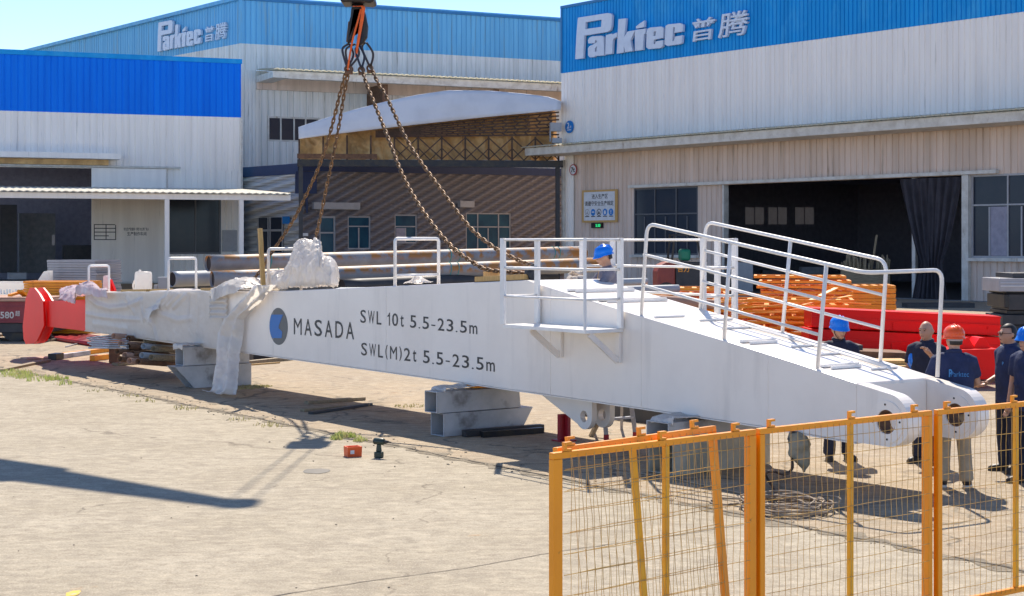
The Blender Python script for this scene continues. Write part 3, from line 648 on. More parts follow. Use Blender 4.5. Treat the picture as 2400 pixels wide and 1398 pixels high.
MB().box(X0, pxe - .2, -14.7, -14.5, pz - .46, pz - .15).build('porch_beam', M['clad_white'], b)
for u in (391, 565):
    x = LB.hit(u, 550, -14.6)[0]; MB().box(x - .12, x + .12, -14.75, -14.47, 0, pz - .465).build('porch_post', M['clad_white'], b)
x0, z1 = LB.hit(521, 540, -.1); x1, z0 = LB.hit(555, 590, -.1); MB().box(x0, x1, -.16, -.06, z0, z1).build('notice_board', M['frame_grey'], b)
i_ = MB(); i_.box(X0, px0, 14, 14.2, 0, dz1 + 2); i_.box(px0, px0 + .2, .3, 14, 0, dz1 + 2); i_.box(X0, px0 + .2, .25, 14.2, dz1 + 2, dz1 + 2.2); i_.build('hall_interior', M['dark'], b)
MB().box(X0, px0, .3, 14, .004, .03).build('hall_floor', M['dark_floor'], b)
r = MB(); r.box(X0 - 10, 0, .3, 12, zt - .2, zt); r.box(X0 - 10, X0, -.1, .2, 0, zt); r.box(-.2, 0, .3, 12, 0, zt - .2); r.build('roof', M['clad_blue_faded'], b)
wd_ = MB(); xq, zq = LB.hit(125, 565, 8); wd_.box(xq - .1, xq + .1, 7.9, 8, zq - .3, zq + .4); wd_.build('light_gap', M['frost'], b)  # solid glowing box stands in for daylight through a gap
for (u0, v0, u1, v1, y, mm) in ((20, 640, 62, 655, 3, 'frame_grey'), (0, 480, 40, 640, 6, 'steel_dark'), (45, 500, 130, 640, 9, 'dark_floor'), (150, 575, 215, 650, 5, 'steel_dark')):
    x0, z1 = LB.hit(u0, v0, y); x1, z0 = LB.hit(u1, v1, y); k = MB(); k.box(x0, x1, y, y + 1.2, max(z0, .05), z1); k.box(x0 + .2, x0 + .6, y - .05, y, max(z0, .05), z1 - .3)
    o = tag(k.build('machine_cabinet', M[mm], None), {20: 'low grey crate inside the dark annex door', 0: 'tall dark cabinet at the left of the annex door', 45: 'wide grey cabinet deep inside the annex door', 150: 'dark machine beside the sliding door of the annex'}[u0], 'cabinet')
    o.location = (LB.o[0], LB.o[1], 0); o.rotation_euler = (0, 0, LB.rz)

# ---- low office with diagonal ribbed panels
OC = (-500 / F * 100, 100)
OF = Fr(OC[0], OC[1], .903, .43); OG = Fr(OC[0], OC[1], .645, -.764)
b = bld(OF, 'office_building', 'low office with diagonal ribbed panels under the tarpaulin shed')
zt = OF.hit(702, 382)[1]; zb = OF.hit(702, 401)[1]; X1 = 26
def og(x, y, z): return OF.loc(OG.P(x, y, z))
openings = []
def of_rect(u0, v0, u1, v1): x0, z1 = OF.hit(u0, v0); x1, z0 = OF.hit(u1, v1); return x0, x1, z0, z1
wins = [of_rect(748, 507, 787, 640), of_rect(815, 507, 869, 585), of_rect(925, 503, 978, 571), of_rect(1092, 499, 1198, 640)]
w = MB(); x = 0
for (a, e, z0, z1) in wins:
    w.box(x, a, 0, .3, 0, zb); z0 = max(z0, 0); w.box(a, e, 0, .3, z1, zb)
    if z0 > 0: w.box(a, e, 0, .3, 0, z0)
    x = e
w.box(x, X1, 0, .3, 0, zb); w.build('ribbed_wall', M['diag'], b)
MB().box(0, X1, -.06, .3, zb, zt).build('fascia', M['navy_band'], b)
for k, (a, e, z0, z1) in enumerate(wins):
    z0 = max(z0, .02); zm = OF.hit(840, 531)[1]; m_ = (a + e) / 2
    if k in (1, 2): window(b, a, e, z0, z1, [(m_, z0, zm)], [zm], .12, 'glass_teal', 'frame_grey', .09, open_=(a + .15, m_, z0 + .1, zm - .1) if k == 2 else None)
    elif k == 0: window(b, a, e, z0, z1, [], [OF.hit(760, 546)[1]], .12, 'glass_teal', 'frame_grey', .12, name='door')
    else: window(b, a, e, z0, z1, [a + (e - a) * .27, a + (e - a) * .73, (m_, z0, zm)], [zm], .12, 'glass_teal', 'frame_grey', .09, name='entrance')
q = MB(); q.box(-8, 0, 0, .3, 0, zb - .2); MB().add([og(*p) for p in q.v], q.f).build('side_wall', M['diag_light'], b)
q = MB(); q.box(-8, -.0, -.06, .3, zb - .2, zt - .05); MB().add([og(*p) for p in q.v], q.f).build('side_fascia', M['navy_band'], b)
x0, z1 = OG.hit(608, 511); x1, z0 = OG.hit(665, 592); q = MB(); q.box(x0, x1, -.08, -.02, z0, z1); MB().add([og(*p) for p in q.v], q.f).build('side_window', M['glass'], b)
q = MB()
for k in (0, .42, .5, 1): q.box(x0 + (x1 - x0) * k - .06, x0 + (x1 - x0) * k + .06, -.12, -.085, z0, z1)
q.box(x0, x1, -.11, -.086, z0 + (z1 - z0) * .6, z0 + (z1 - z0) * .66); MB().add([og(*p) for p in q.v], q.f).build('side_window_frame', M['frame_grey'], b)
r = MB(); r.box(0, X1, .3, 10, zt - .1, zt + .02); r.box(0, X1, 9.8, 10, 0, zt - .1); r.build('roof', M['frame_grey'], b)
for (u0, v0, u1, v1, mm) in ((730, 475, 838, 492, 'frame_grey'), (1072, 472, 1105, 487, 'frame_grey')):
    a, e, z0, z1 = of_rect(u0, v0, u1, v1); MB().box(a, e, -.5, -.05, z0, z1).build('ledge', M[mm], b)
x0, z1 = OF.hit(707, 547); x1, z0 = OF.hit(721, 554); MB().box(x0, x1, -.1, -.03, z0, z1).build('door_plate', M['white_paint'], b)
x0, z1 = OG.hit(668, 508); x1, z0 = OG.hit(683, 525); q = MB(); q.box(x0, x1, -.2, -.13, z0, z1); MB().add([og(*p) for p in q.v], q.f).build('wall_plate', M['sign_blue'], b)
a_, c_ = OF.hit(715, 410), OF.hit(717, 500); q = MB(); q.bar((a_[0], -.2, a_[1]), (c_[0], -.2, c_[1]), .12, .12); q.box(a_[0] - .7, a_[0] + .7, -.25, -.1, a_[1] - 1.2, a_[1] + .2); q.build('meter_box', M['navy_band'], b)

# ---- retractable tarpaulin shed in front of the office
SH = Fr(-500 / F * 91, 91, .995, .10)
b = bld(SH, 'tarpaulin_shed', 'retractable shed with a white arched cover and folded tan curtain', 'shed')
lo = [(700, 326), (800, 313), (900, 301), (1000, 290), (1100, 279), (1200, 269), (1290, 261), (1314, 258)]
hi = [(700, 300), (760, 280), (830, 259), (900, 241), (975, 225), (1050, 214), (1150, 215), (1230, 222), (1290, 230), (1314, 240)]
def interp(P, u):
    for (a, b_), (c, d) in zip(P, P[1:]):
        if a <= u <= c: return b_ + (d - b_) * (u - a) / (c - a)
    return P[-1][1]
us = [700 + (1314 - 700) * i / 40 for i in range(41)]
LO = [SH.hit(u, interp(lo, u)) for u in us]; HI = [SH.hit(u, interp(hi, u), .55) for u in us]
vs = []
for i, (l, h_) in enumerate(zip(LO, HI)):
    for j in range(7):
        t = j / 6; y = .25 * t; z = l[1] + (h_[1] - l[1]) * t
        vs.append((l[0] + (h_[0] - l[0]) * t, y + .07 * fbm((l[0] * .35, z * .5, 1)) - (.05 if j == 3 else 0), z))
    vs.append((h_[0], 10, h_[1] + .1)); vs.append((h_[0], 17, h_[1] - 1.2))
nj = 9; w = MB(); w.add(vs, [(i * nj + j, (i + 1) * nj + j, (i + 1) * nj + j + 1, i * nj + j + 1) for i in range(40) for j in range(nj - 1)])
w.build('roof_cover', M['tarp_white'], b, smooth=True, fix=False, thick=.05)
zbt = SH.hit(700, 372)[1]
def curt(s, t):
    i = s * 40; k = min(int(i), 39); f = i - k; zl = LO[k][1] * (1 - f) + LO[k + 1][1] * f + .2
    x = LO[0][0] + (LO[-1][0] - LO[0][0]) * s; z = zbt + .05 + (zl - zbt) * t
    sag = math.sin((x % 1.36) / 1.36 * math.pi); y = 1.35 + .40 * sag * (1 - t * .3) + .12 * fbm((x * .9, z * .9, 3)) + .26 * (1 - 2 * abs(noise.noise(Vector((x * 1.5 + z * 1.5, z * 1.1 - x * .7, 4))))) * (.3 + sag) + .08 * (1 - 2 * abs(noise.noise(Vector((x * 3.1 + z * 3, z * 2 - x, 9)))))
    return (x, y + 1.5 * max(0, t - .55), z)
w = MB(); w.grid(curt, 320, 26).build('side_curtain', M['tarp_tan'], b, smooth=True, fix=False)
tr = MB(); n = 11; xs = [LO[0][0] + (LO[-1][0] - LO[0][0]) * i / n for i in range(n + 1)]
zct = zbt + 1.42                                   # top of the hanging curtain band
def P_(u, v, y): h = SH.hit(u, v, y); return (h[0], y, h[1])
for i in range(n + 1):
    x = xs[i]; u = 700 + 614 * i / n; MB().bar((x, .95, zbt), (x, .95, min(SH.hit(u, interp(lo, u), .95)[1] - .05, zct)), .10, .10).build('curtain_pole', M['truss'], b)
    if 4 <= i < n:
        c = xs[i + 1]; m_ = (x + c) / 2
        tr.bar((x, .9, zbt + .05), (c, .9, zct - .1), .07, .07); tr.bar((x, .86, zct - .1), (c, .86, zbt + .05), .07, .07); tr.bar((m_, .88, zbt), (c, .88, zbt + .7), .06, .06); tr.bar((m_, .84, zbt), (x, .84, zbt + .7), .06, .06)
tr.build('truss_mesh', M['truss'], b); tr = MB()
rows = 7
def rowv(k, u):      # purlins under the cover fan out from the left
    a, b_ = interp(lo, u) + 5, 316 - (u - 1310) * .012
    return a + (b_ - a) * (k / (rows - 1))
for k in range(rows):
    us_ = [880 + 430 * i / 12 for i in range(13)]
    for a, c in zip(us_, us_[1:]): tr.bar(P_(a, rowv(k, a), .80 + .04 * k), P_(c, rowv(k, c), .80 + .04 * k), .085, .085)
    if k < rows - 1:
        u = 905 + 11 * (k % 2)
        while u < 1305:
            tr.bar(P_(u, rowv(k, u), .80 + .04 * k), P_(u + (2 if u < 1130 else 9 * (1 if k % 2 else -1)), rowv(k + 1, u), .84 + .04 * k), .07, .07); u += 26
tr.build('purlin_mesh', M['truss'], b)
MB().box(LO[0][0] - .1, LO[-1][0] + .2, .4, .8, zbt - .42, zbt - .02).build('lower_beam', M['steel_black'], b)
MB().box(LO[0][0] - .1, LO[12][0], .35, .45, zbt + .02, zbt + .3).build('rust_beam', M['rust'], b)
for x in (LO[0][0] + .1, LO[-1][0] - .1): MB().box(x - .12, x + .12, .5, .75, 0, zbt - .42).build('post', M['steel_dark'], b)
x0, z1 = SH.hit(1290, 288, .2); x1, z0 = SH.hit(1316, 320, .2); q = MB(); q.box(x0, x1, .1, .5, z1 - .5, z1); q.box(x0 + .1, x1, .0, .5, z1 - 1.2, z1 - .9); q.bar((x0, .3, z1 - 1.1), (x0, .3, z1), .08, .08); q.build('motor_box', M['frame_grey'], b)
# ------------------------------------------------------------------ the white crane boom
BF = Fr(2.11, 18.17, .59, -.8075); BW = 1.26
boom = thing('crane_boom', 'long white crane boom lying on steel supports across the yard', 'crane boom', (BF.o[0], BF.o[1], 0), BF.rz)
TOP = [(-18.9, 1.55), (-10.39, 1.82), (-3.24, 2.15), (-2.98, 2.10), (-.95, 1.76), (.48, 1.54), (1.6, 1.35), (2.42, 1.20)]
BOT = [(-18.9, .78), (-12.17, .74), (-5.66, .70), (-.97, .66), (1.03, .63), (2.42, .59)]
def pw(P, x):
    if x <= P[0][0]: return P[0][1]
    for (a, b_), (c, d) in zip(P, P[1:]):
        if x <= c: return b_ + (d - b_) * (x - a) / (c - a)
    return P[-1][1]
ztop = lambda x: pw(TOP, x)
zbot = lambda x: pw(BOT, x)
m = MB(); m.prism(TOP + BOT[::-1], 0, BW); m.build('box_girder', M['boom_white'], boom, bevel=.012)
# fork lugs at the near end
def lug(y0, y1, name='fork_lug'):
    cx, cz, r = 2.82, .84, .285; a0, a1 = R(80), R(-97)
    pts = [(2.424, pw(BOT, 2.42) + .002), (2.424, pw(TOP, 2.42) - .004)] + [(cx + r * math.cos(a0 + (a1 - a0) * k / 20), cz + r * math.sin(a0 + (a1 - a0) * k / 20) * (1 if k < 11 else .88)) for k in range(21)]
    hole = [(cx + .122 * math.cos(2 * math.pi * k / 32), cz + .122 * math.sin(2 * math.pi * k / 32)) for k in range(32)]
    vs, fs = outline_mesh([pts, hole], y1 - y0)
    o = MB().add([(x, (y0 + y1) / 2 + z, y) for x, y, z in vs], fs).build(name, M['boom_white'], boom, bevel=.006)
    q = MB(); q.ring(cx, cz, .123, .215, y0 - .012, y0 + .002, 36); q.build('bearing_ring', M['boom_white'], o)
    q = MB(); q.ring(cx, cz, .108, .1215, y0 + .004, y1 - .004, 36); q.build('bush', M['rust'], o)
    for k in range(4):
        a = R(90 * k + 4); q = MB(); q.ring(cx + .175 * math.cos(a), cz + .175 * math.sin(a), .001, .011, y0 - .016, y0 - .006, 10); q.build('bolt_hole', M['steel_black'], o)
lug(0, .18); lug(1.08, BW)
q = MB(); q.box(2.425, 2.44, .19, 1.07, .62, 1.17); q.build('end_plate', M['boom_white'], boom)
# ears under the belly
def ear(y0, y1):
    cx, cz = BF.hit(1328, 980); r = .165; x0 = BF.hit(1215, 915)[0]; x1 = cx + r
    pts = [(x0, zbot(x0) - .004), (cx - r * .75, cz - r * .66)] + [(cx + r * math.cos(a), cz + r * math.sin(a)) for a in [R(222 + 138 * k / 12) for k in range(13)]] + [(x1, zbot(x1) - .004)]
    hole = [(cx + .075 * math.cos(2 * math.pi * k / 24), cz + .075 * math.sin(2 * math.pi * k / 24)) for k in range(24)]
    vs, fs = outline_mesh([pts, hole], y1 - y0); MB().add([(x, (y0 + y1) / 2 + z, y) for x, y, z in vs], fs).build('belly_lug', M['boom_white'], boom, bevel=.004)
ear(.28, .36); ear(.58, .66)
# red head at the far end
q = MB(); xr = BF.hit(108, 735)[0]
q.prism([(xr, BF.hit(108, 706)[1]), (-18.91, BF.hit(200, 703)[1]), (-18.91, BF.hit(200, 777)[1]), (xr, BF.hit(108, 766)[1])], .02, BW - .02); q.build('red_head', M['red'], boom, bevel=.01)
fl = [BF.hit(u, v) for u, v in ((76, 675), (86, 675), (98, 690), (107, 706), (109, 764), (101, 782), (92, 800), (85, 805), (66, 807), (61, 795), (59, 765), (66, 700))]
for y0 in (-.06, .14):
    q = MB(); q.prism(fl, y0, y0 + .05); q.build('head_plate', M['red'], boom, bevel=.004)
# writing on the near face
def onface(u0, v0, u1, v1, dv, y=-.004):
    """quad of the writing: left edge u0, right edge u1, baseline v0 at left and v0 + dv at right"""
    def fn(s, t):
        u = u0 + (u1 - u0) * s; v = v0 + dv * s - (v0 - v1) * t
        x, z = BF.hit(u, v); return (x, y, z)
    return fn
def face_text(body, ul, vbl, ur, vbr, hl, hr, bold=.006):
    # every letter of the writing is a painted piece of its own
    x0, z0 = BF.hit(ul, vbl); x1, z1 = BF.hit(ur, vbr); t0 = BF.hit(ul, vbl - hl)[1]; t1 = BF.hit(ur, vbr - hr)[1]
    n = 0; adv = []
    for ch in body: w = WID.get(ch, 1.0); adv.append((n, w)); n += w + .38
    n -= .38
    for ch, (a, w) in zip(body, adv):
        if ch == ' ': continue
        s0, s1 = a / n, (a + w) / n; lo_, hi_ = VERT.get(ch, (0, 1))
        def fn(s, t):
            q_ = s0 + (s1 - s0) * s; t = lo_ + (hi_ - lo_) * t; b0 = z0 + (z1 - z0) * q_; tt = t0 + (t1 - t0) * q_; return (x0 + (x1 - x0) * q_, -.004, b0 + (tt - b0) * t)
        q = MB()
        if ch == '1': q.quad(*[fn(*p) for p in ((.60, 0), (1, 0), (1, 1), (.66, 1), (.42, .84), (0, .76), (0, .64), (.60, .72))])
        else: fit_text(q, ch, fn, bold if ch not in 'MW' else 0)
        q.build('letter', M['black_letter'], boom, fix=False)
WID = {'.': .26, '1': .40, 't': .55, '-': .62, ' ': .30, '(': .40, ')': .40, 'W': 1.12, 'M': 1.10, 'm': 1.15, 'L': .82}
VERT = {'.': (0, .12), '-': (.32, .42), 't': (0, .92), 'm': (0, .72), '(': (-.08, 1.05), ')': (-.08, 1.05)}
face_text('MASADA', 689, 784, 830, 796, 38, 40)
face_text('SWL 10t 5.5-23.5m', 845, 757, 1119, 784, 31, 28)
face_text('SWL(M)2t 5.5-23.5m', 847, 833, 1160, 872, 30, 30)
cx, cz = BF.hit(653, 765.5); rz = (BF.hit(653, 722)[1] - BF.hit(653, 809)[1]) / 2; rx = (BF.hit(674, 766)[0] - BF.hit(631, 766)[0]) / 2
lg = MB(); lg.quad(*[(cx + rx * math.cos(2 * math.pi * k / 40), -.003, cz + rz * math.sin(2 * math.pi * k / 40)) for k in range(40)]); lg = lg.build('logo_disc', M['logo_grey'], boom, fix=False)
k = MB(); pl = [BF.hit(u, v) for u, v in ((637, 738), (664, 738), (654, 764), (654, 770), (662, 778), (661, 793), (639, 793), (634, 782), (632, 765), (634, 748))]
k.quad(*[(x, -.006, z) for x, z in pl]); k.build('logo_mark', M['logo_blue'], lg, fix=False)
for u in (640, 905, 1290, 1503, 1800):
    x = BF.hit(u, 800)[0]; q = MB(); q.tube([(x + .003 * math.sin(k * 2.1), -.0005, zbot(x) + .02 + (ztop(x) - zbot(x) - .04) * k / 14) for k in range(15)], .0045, 6); q.build('weld_seam', M['boom_white'], boom, smooth=True)
# bottom flange lip
q = MB(); q.add([(x, y, zbot(x) - dz) for x in [p[0] for p in BOT] for y, dz in ((-.012, .001), (-.012, .014), (BW + .012, .014), (BW + .012, .001))],
      [(i * 4 + a, (i + 1) * 4 + a, (i + 1) * 4 + (a + 1) % 4, i * 4 + (a + 1) % 4) for i in range(len(BOT) - 1) for a in range(4)] + [(0, 1, 2, 3), (20, 21, 22, 23)]); q.build('bottom_flange', M['boom_white'], boom)
# treads and conduits on the sloping top
for (u0, v0, u1, v1, hh) in ((1342, 687, 1474, 677, .03), (1417, 711, 1556, 699, .03), (1538, 747, 1600, 742, .02), (1645, 755, 1712, 749, .02), (1698, 774, 1760, 768, .02), (1740, 805, 1812, 799, .03), (1860, 816, 1950, 808, .02), (1926, 862, 2010, 856, .03), (2042, 868, 2103, 864, .02), (1925, 834, 1985, 829, .02)):
    # follow the sloping top: find x, y where the pixel meets it
    def topy(u, v):
        lo_, hi_ = -.2, 1.5
        for _ in range(40):
            y = (lo_ + hi_) / 2; x, z = BF.hit(u, v, y)
            if z > ztop(x): lo_ = y
            else: hi_ = y
        return x, max(.05, min(BW - .08, y))
    xa, ya = topy(u0, v0); xb, yb = topy(u1, v1); xm = (xa + xb) / 2; yb = max(yb, ya + .35); yb = min(yb, BW - .06); ya = min(ya, yb - .3); ya = max(ya, .06)
    q = MB(); q.bar((xm, ya, ztop(xm) + hh / 2 + .003), (xm, yb, ztop(xm) + hh / 2 + .003), .05 if hh > .025 else .025, hh)
    if hh > .025: q.bar((xm + .09, ya + .05, ztop(xm + .09) + .018), (xm + .09, yb - .05, ztop(xm + .09) + .018), .022, .03)
    q.build('tread', M['rail_white'], boom, bevel=.003)
for k in range(3):
    q = MB(); y = .93 + .055 * k; q.tube([(x, y, ztop(x) + .018) for x in (-.25, .48, 1.6, 2.1 - .06 * k)], .011, 6); q.build('conduit', M['rail_white'], boom, smooth=True)
# tube railings of the sloping walkway
RR = .022
def rl(pts, y, name='handrail', r=RR, rad=.10):
    P = [(lambda h: (h[0], p[2] if len(p) > 2 else y, h[1]))(BF.hit(p[0], p[1], p[2] if len(p) > 2 else y)) for p in pts]
    q = MB(); q.tube(rounded(P, rad), r, 8); return q.build(name, M['rail_white'], boom, smooth=True)
yn, yf = .05, 1.20
rl([(1503, 741), (1517, 524), (2027, 640), (2209, 633, yf), (2197, 884, yf)], yn, rad=.14)
rl([(1697, 800), (1712, 569)], yn, 'post'); rl([(1916, 864), (1937, 618)], yn, 'post')
rl([(1509, 597), (1925, 702)], yn, 'mid_rail', .018); rl([(1505, 668), (1919, 785)], yn, 'mid_rail', .018)
rl([(1641, 728), (1655, 520), (2078, 611), (2063, 850)], yf, rad=.14)
rl([(1833, 787), (1853, 561)], yf, 'post')
rl([(1651, 588), (2070, 692)], yf, 'mid_rail', .018); rl([(1646, 660), (2066, 770)], yf, 'mid_rail', .018)
# side platforms
def platform(near):
    s = -1 if near else 1; yin = 0 if near else BW; yo = -.6 if near else BW + .6
    xa, xb = (-2.95, -1.28) if near else (BF.hit(1436, 600, yo)[0], BF.hit(1722, 600, yo)[0])
    zf, zt = 1.60, 2.68; y0, y1 = min(yin, yo), max(yin, yo)
    q = MB(); q.box(xa, xb, y0 - (0 if near else -.003), y1 - (.003 if near else 0), zf - .045, zf); q.build('platform_floor', M['rail_white'], boom, bevel=.004)
    posts = [(xa, yo, .085), (xa, yin + s * .05, .085), (xb, yin + s * .05, .085), (xb, yo, .02 if near else .085)]
    if not near: posts += [(xb - .32, yo, .085)]
    for x, y, w_ in posts:
        q = MB(); q.box(x - w_ / 2, x + w_ / 2, y - .02, y + .02, zf + .002, zt + .02); q.build('post', M['rail_white'], boom, bevel=.004)
    for k, z in enumerate((zt, zf + .72, zf + .36)):
        q = MB(); q.tube([(xa, yin + s * .05, z), (xa, yo, z), (xb, yo, z), (xb, yin + s * .05, z)], .017, 8); q.build('handrail' if k == 0 else 'mid_rail', M['rail_white'], boom, smooth=True)
    for x in (xa + .45, xb - .06):
        q = MB(); yw = yin + s * .004; q.bar((x, yw + s * .02, zf - .048), (x, yw + s * .02, zf - .42), .075, .04, (0, 1, 0)); q.bar((x, yw + s * .04, zf - .40), (x, yo * .82 + yin * .18, zf - .055), .075, .035, (1, 0, 0)); q.build('bracket', M['boom_white'], boom, bevel=.004)
platform(True); platform(False)
# safety hoops over the flat part
def hoop(u0, u1, vt, mid=None):
    x, _ = BF.hit(u0, 660, .1); y1 = .1
    for _ in range(30):
        X = BF.P(x, y1, 0); uu = U0 + F * X.x / X.y
        if uu > u1: break
        y1 += .03
    zt_ = BF.hit(u0, vt, .1)[1]; z0 = ztop(x)
    q = MB(); q.tube(rounded([(x, .1, z0), (x, .1, zt_), (x, y1, zt_), (x, y1, z0)], .05), .026, 8)
    q.build('hoop', M['rail_white'], boom, smooth=True)
    if mid: zm = BF.hit(u0, mid, .1)[1]; q = MB(); q.tube([(x, .1, zm), (x, y1, zm)], .02, 8); q.build('hoop_bar', M['rail_white'], boom, smooth=True)
hoop(926, 1025, 560, 646); hoop(395, 459, 606); hoop(208, 255, 624); hoop(629, 705, 584)

# ---- plastic sheets left on the boom
def crease(p):
    a = 1 - 2 * abs(noise.noise(p)); b_ = 1 - 2 * abs(noise.noise(p * 2.1 + Vector((7, 3, 1)))); c = 1 - 2 * abs(noise.noise(p * 4.3 + Vector((1, 8, 5)))); return a + .6 * b_ + .35 * c
def sheet(name, label, fn, nu, nv, m='plastic', amp=.02, sc=3, seed=0, cat='plastic sheet', group=None):
    def f(s, t):
        x, y, z = fn(s, t); p = Vector((x * sc, y * sc, z * sc + seed)); n = crease(p); k = crease(p * .7 + Vector((11, 4, 9)))
        return (x + amp * n * .35, y - amp * (.75 + .55 * n + .35 * k) - amp * .22 * crease(p * 3.3), z + amp * .55 * k + amp * .16 * crease(p * 3.7))
    o = MB().grid(f, nu, nv).build(name, M[m], None, smooth=True, fix=False, thick=.004); tag(o, label, cat, group)
    o.location = (BF.o[0], BF.o[1], 0); o.rotation_euler = (0, 0, BF.rz); return o
def drape(x0, x1, hang, ybk=.7, lift=.02):
    def fn(s, t):
        x = x0 + (x1 - x0) * s; h = hang(s) if callable(hang) else hang; L_ = ybk + h; d = t * L_; z0 = ztop(x) + lift
        if d < ybk: return (x, ybk - d, z0 + .02 * math.sin(x * 7 + d * 5))
        return (x, -.012, z0 - (d - ybk))
    return fn
XL = lambda u: BF.hit(u, 730)[0]
nh = lambda s, sd, f=3: noise.noise(Vector((s * f, sd, 2))) + .5 * noise.noise(Vector((s * f * 2.7, sd, 5)))
full = lambda x: ztop(x) - zbot(x) + .03
def seg(*pts): return [BF.hit(u, v) for u, v in pts]
FOLDS = [(seg((212, 700), (232, 715), (262, 724), (300, 720), (335, 706)), .035, .05), (seg((206, 737), (250, 745), (330, 751)), .022, .035), (seg((404, 688), (384, 712), (352, 738)), .05, .05), (seg((392, 700), (372, 712)), .03, .03), (seg((410, 692), (384, 724)), .04, .035), (seg((425, 690), (396, 720)), .035, .04), (seg((440, 693), (410, 722)), .03, .04), (seg((333, 706), (337, 732), (340, 752)), .035, .03), (seg((345, 745), (362, 762), (372, 800)), .03, .05), (seg((446, 692), (446, 770)), -.02, .03), (seg((470, 700), (465, 780)), .016, .05), (seg((375, 735), (420, 752), (450, 748)), .022, .05), (seg((300, 700), (318, 735)), .02, .04), (seg((222, 760), (300, 772)), .012, .06)]
def ridge(x, z):
    r = 0
    for pl, A, w in FOLDS:
        best = 9
        for (a, b_), (c, d) in zip(pl, pl[1:]):
            L2 = (c - a) ** 2 + (d - b_) ** 2; k = max(0, min(1, ((x - a) * (c - a) + (z - b_) * (d - b_)) / L2)); best = min(best, math.hypot(x - a - k * (c - a), z - b_ - k * (d - b_)))
        r += A * math.exp(-(best / w) ** 2)
    return r
def wrapf(s, t):
    x0, x1 = XL(203), XL(524); x = x0 + (x1 - x0) * s; h = full(x) * (1 - .05 * abs(nh(s, 4, 7))); bk = .9; d = t * (bk + h); z0 = ztop(x) + .018
    if d < bk: return (x, bk - d, z0 + .035 * abs(nh(s, 21 + d * 2, 6)) + .05 * math.exp(-((x - XL(380)) / .35) ** 2) * math.sin(d / bk * 3.1))
    z = z0 - (d - bk); return (x, -.012 - ridge(x, z), z)
sheet('wrap_sheet', 'white plastic wrapped tightly round the narrow end of the boom', wrapf, 240, 90, amp=.008, sc=1.6, seed=3)
def flapf(s, t):
    u = 344 + 34 * s; x, z0 = BF.hit(u, 726 - 10 * s, -.05); return (x + .10 * t * (1 - s), -.07 - .09 * t * math.sin(s * 3.1), z0 - t * (.08 + .24 * math.exp(-((s - .35) / .22) ** 2)))
sheet('wrap_sheet', 'small torn corner flap of white plastic hanging off the narrow boom end', flapf, 26, 20, amp=.012, sc=5, seed=12)
def padf(s, t):
    x = XL(498) + (XL(538) - XL(498)) * s; d = t * .95
    if d < .45: return (x, .45 - d, ztop(x) + .045)
    return (x, -.045 - .018 * math.cos((d - .45) * 2 * math.pi / .10), ztop(x) + .03 - (d - .45))
sheet('ribbed_pad', 'ribbed white foam pad folded over the boom edge under the chain', padf, 10, 70, amp=.006, cat='pad')
# long cloth hanging from the sling point down to the ground
def longf(s, t):
    w = [(0, 598, 655), (.12, 572, 622), (.3, 530, 575), (.45, 516, 571), (.6, 516, 562), (.8, 512, 561), (.92, 508, 560), (1, 484, 548)]
    for (a, l0, r0), (c, l1, r1) in zip(w, w[1:]):
        if t <= c + 1e-9: k = (t - a) / (c - a); l, r = l0 + (l1 - l0) * k, r0 + (r1 - r0) * k; break
    y = -.06 - .06 * math.sin(s * math.pi) - .34 * max(0, (t - .45) / .55) ** 1.2
    v = 672 + (918 - 672) * min(t, .93) / .93; u = l + (r - l) * s
    x, z = BF.hit(u, v, y); z = max(z, .02 + .05 * math.sin(s * math.pi))
    if t > .93: z = .03 + .05 * math.sin(s * math.pi) * (1 - (t - .93) / .07)
    return (x, y + .045 * math.cos(s * 11 + t * 3) , z)
sheet('hanging_sheet', 'long white plastic strip hanging from the chain down to the ground', longf, 44, 110, amp=.03, sc=2.6, seed=21)
# crumpled heaps
def crumple(name, label, c, r, m='plastic', seed=0, amp=.30, n=4, cat='plastic sheet', sq=.0, fn=None):
    b = bmesh.new(); bmesh.ops.create_icosphere(b, subdivisions=n + 1, radius=1)
    for v in b.verts:
        p = v.co.copy(); q = p * 1.7 + Vector((seed, seed * .7, 2)); d = 1 + amp * (fbm(q, 2) * .9 + .55 * (1 - 2 * abs(noise.noise(q * 1.6)))) - .12 * abs(noise.noise(q * 4))
        p = Vector((p.x * r[0], p.y * r[1], p.z * r[2])) * d
        if fn: p = fn(p)
        v.co = p + Vector(c)
        if v.co.z < c[2] - r[2] * .55: v.co.z = c[2] - r[2] * .55
    me = bpy.data.meshes.new(name); b.to_mesh(me); b.free(); me.materials.append(M[m]); me.polygons.foreach_set('use_smooth', [True] * len(me.polygons))
    o = bpy.data.objects.new(name, me); COL.objects.link(o); o.location = (BF.o[0], BF.o[1], 0); o.rotation_euler = (0, 0, BF.rz); return tag(o, label, cat)
def cpos(u, v, y): h = BF.hit(u, v, y); return (h[0], y, h[1])
def fold(o, k=.0):
    return o
xh = BF.hit(745, 650, .6)[0]
PROF = [(630, 654), (642, 646), (655, 641), (680, 641), (687, 628), (696, 606), (703, 580), (711, 569), (729, 566), (744, 571), (752, 565), (762, 572), (764, 590), (772, 606), (790, 612), (799, 620), (803, 640), (807, 662)]
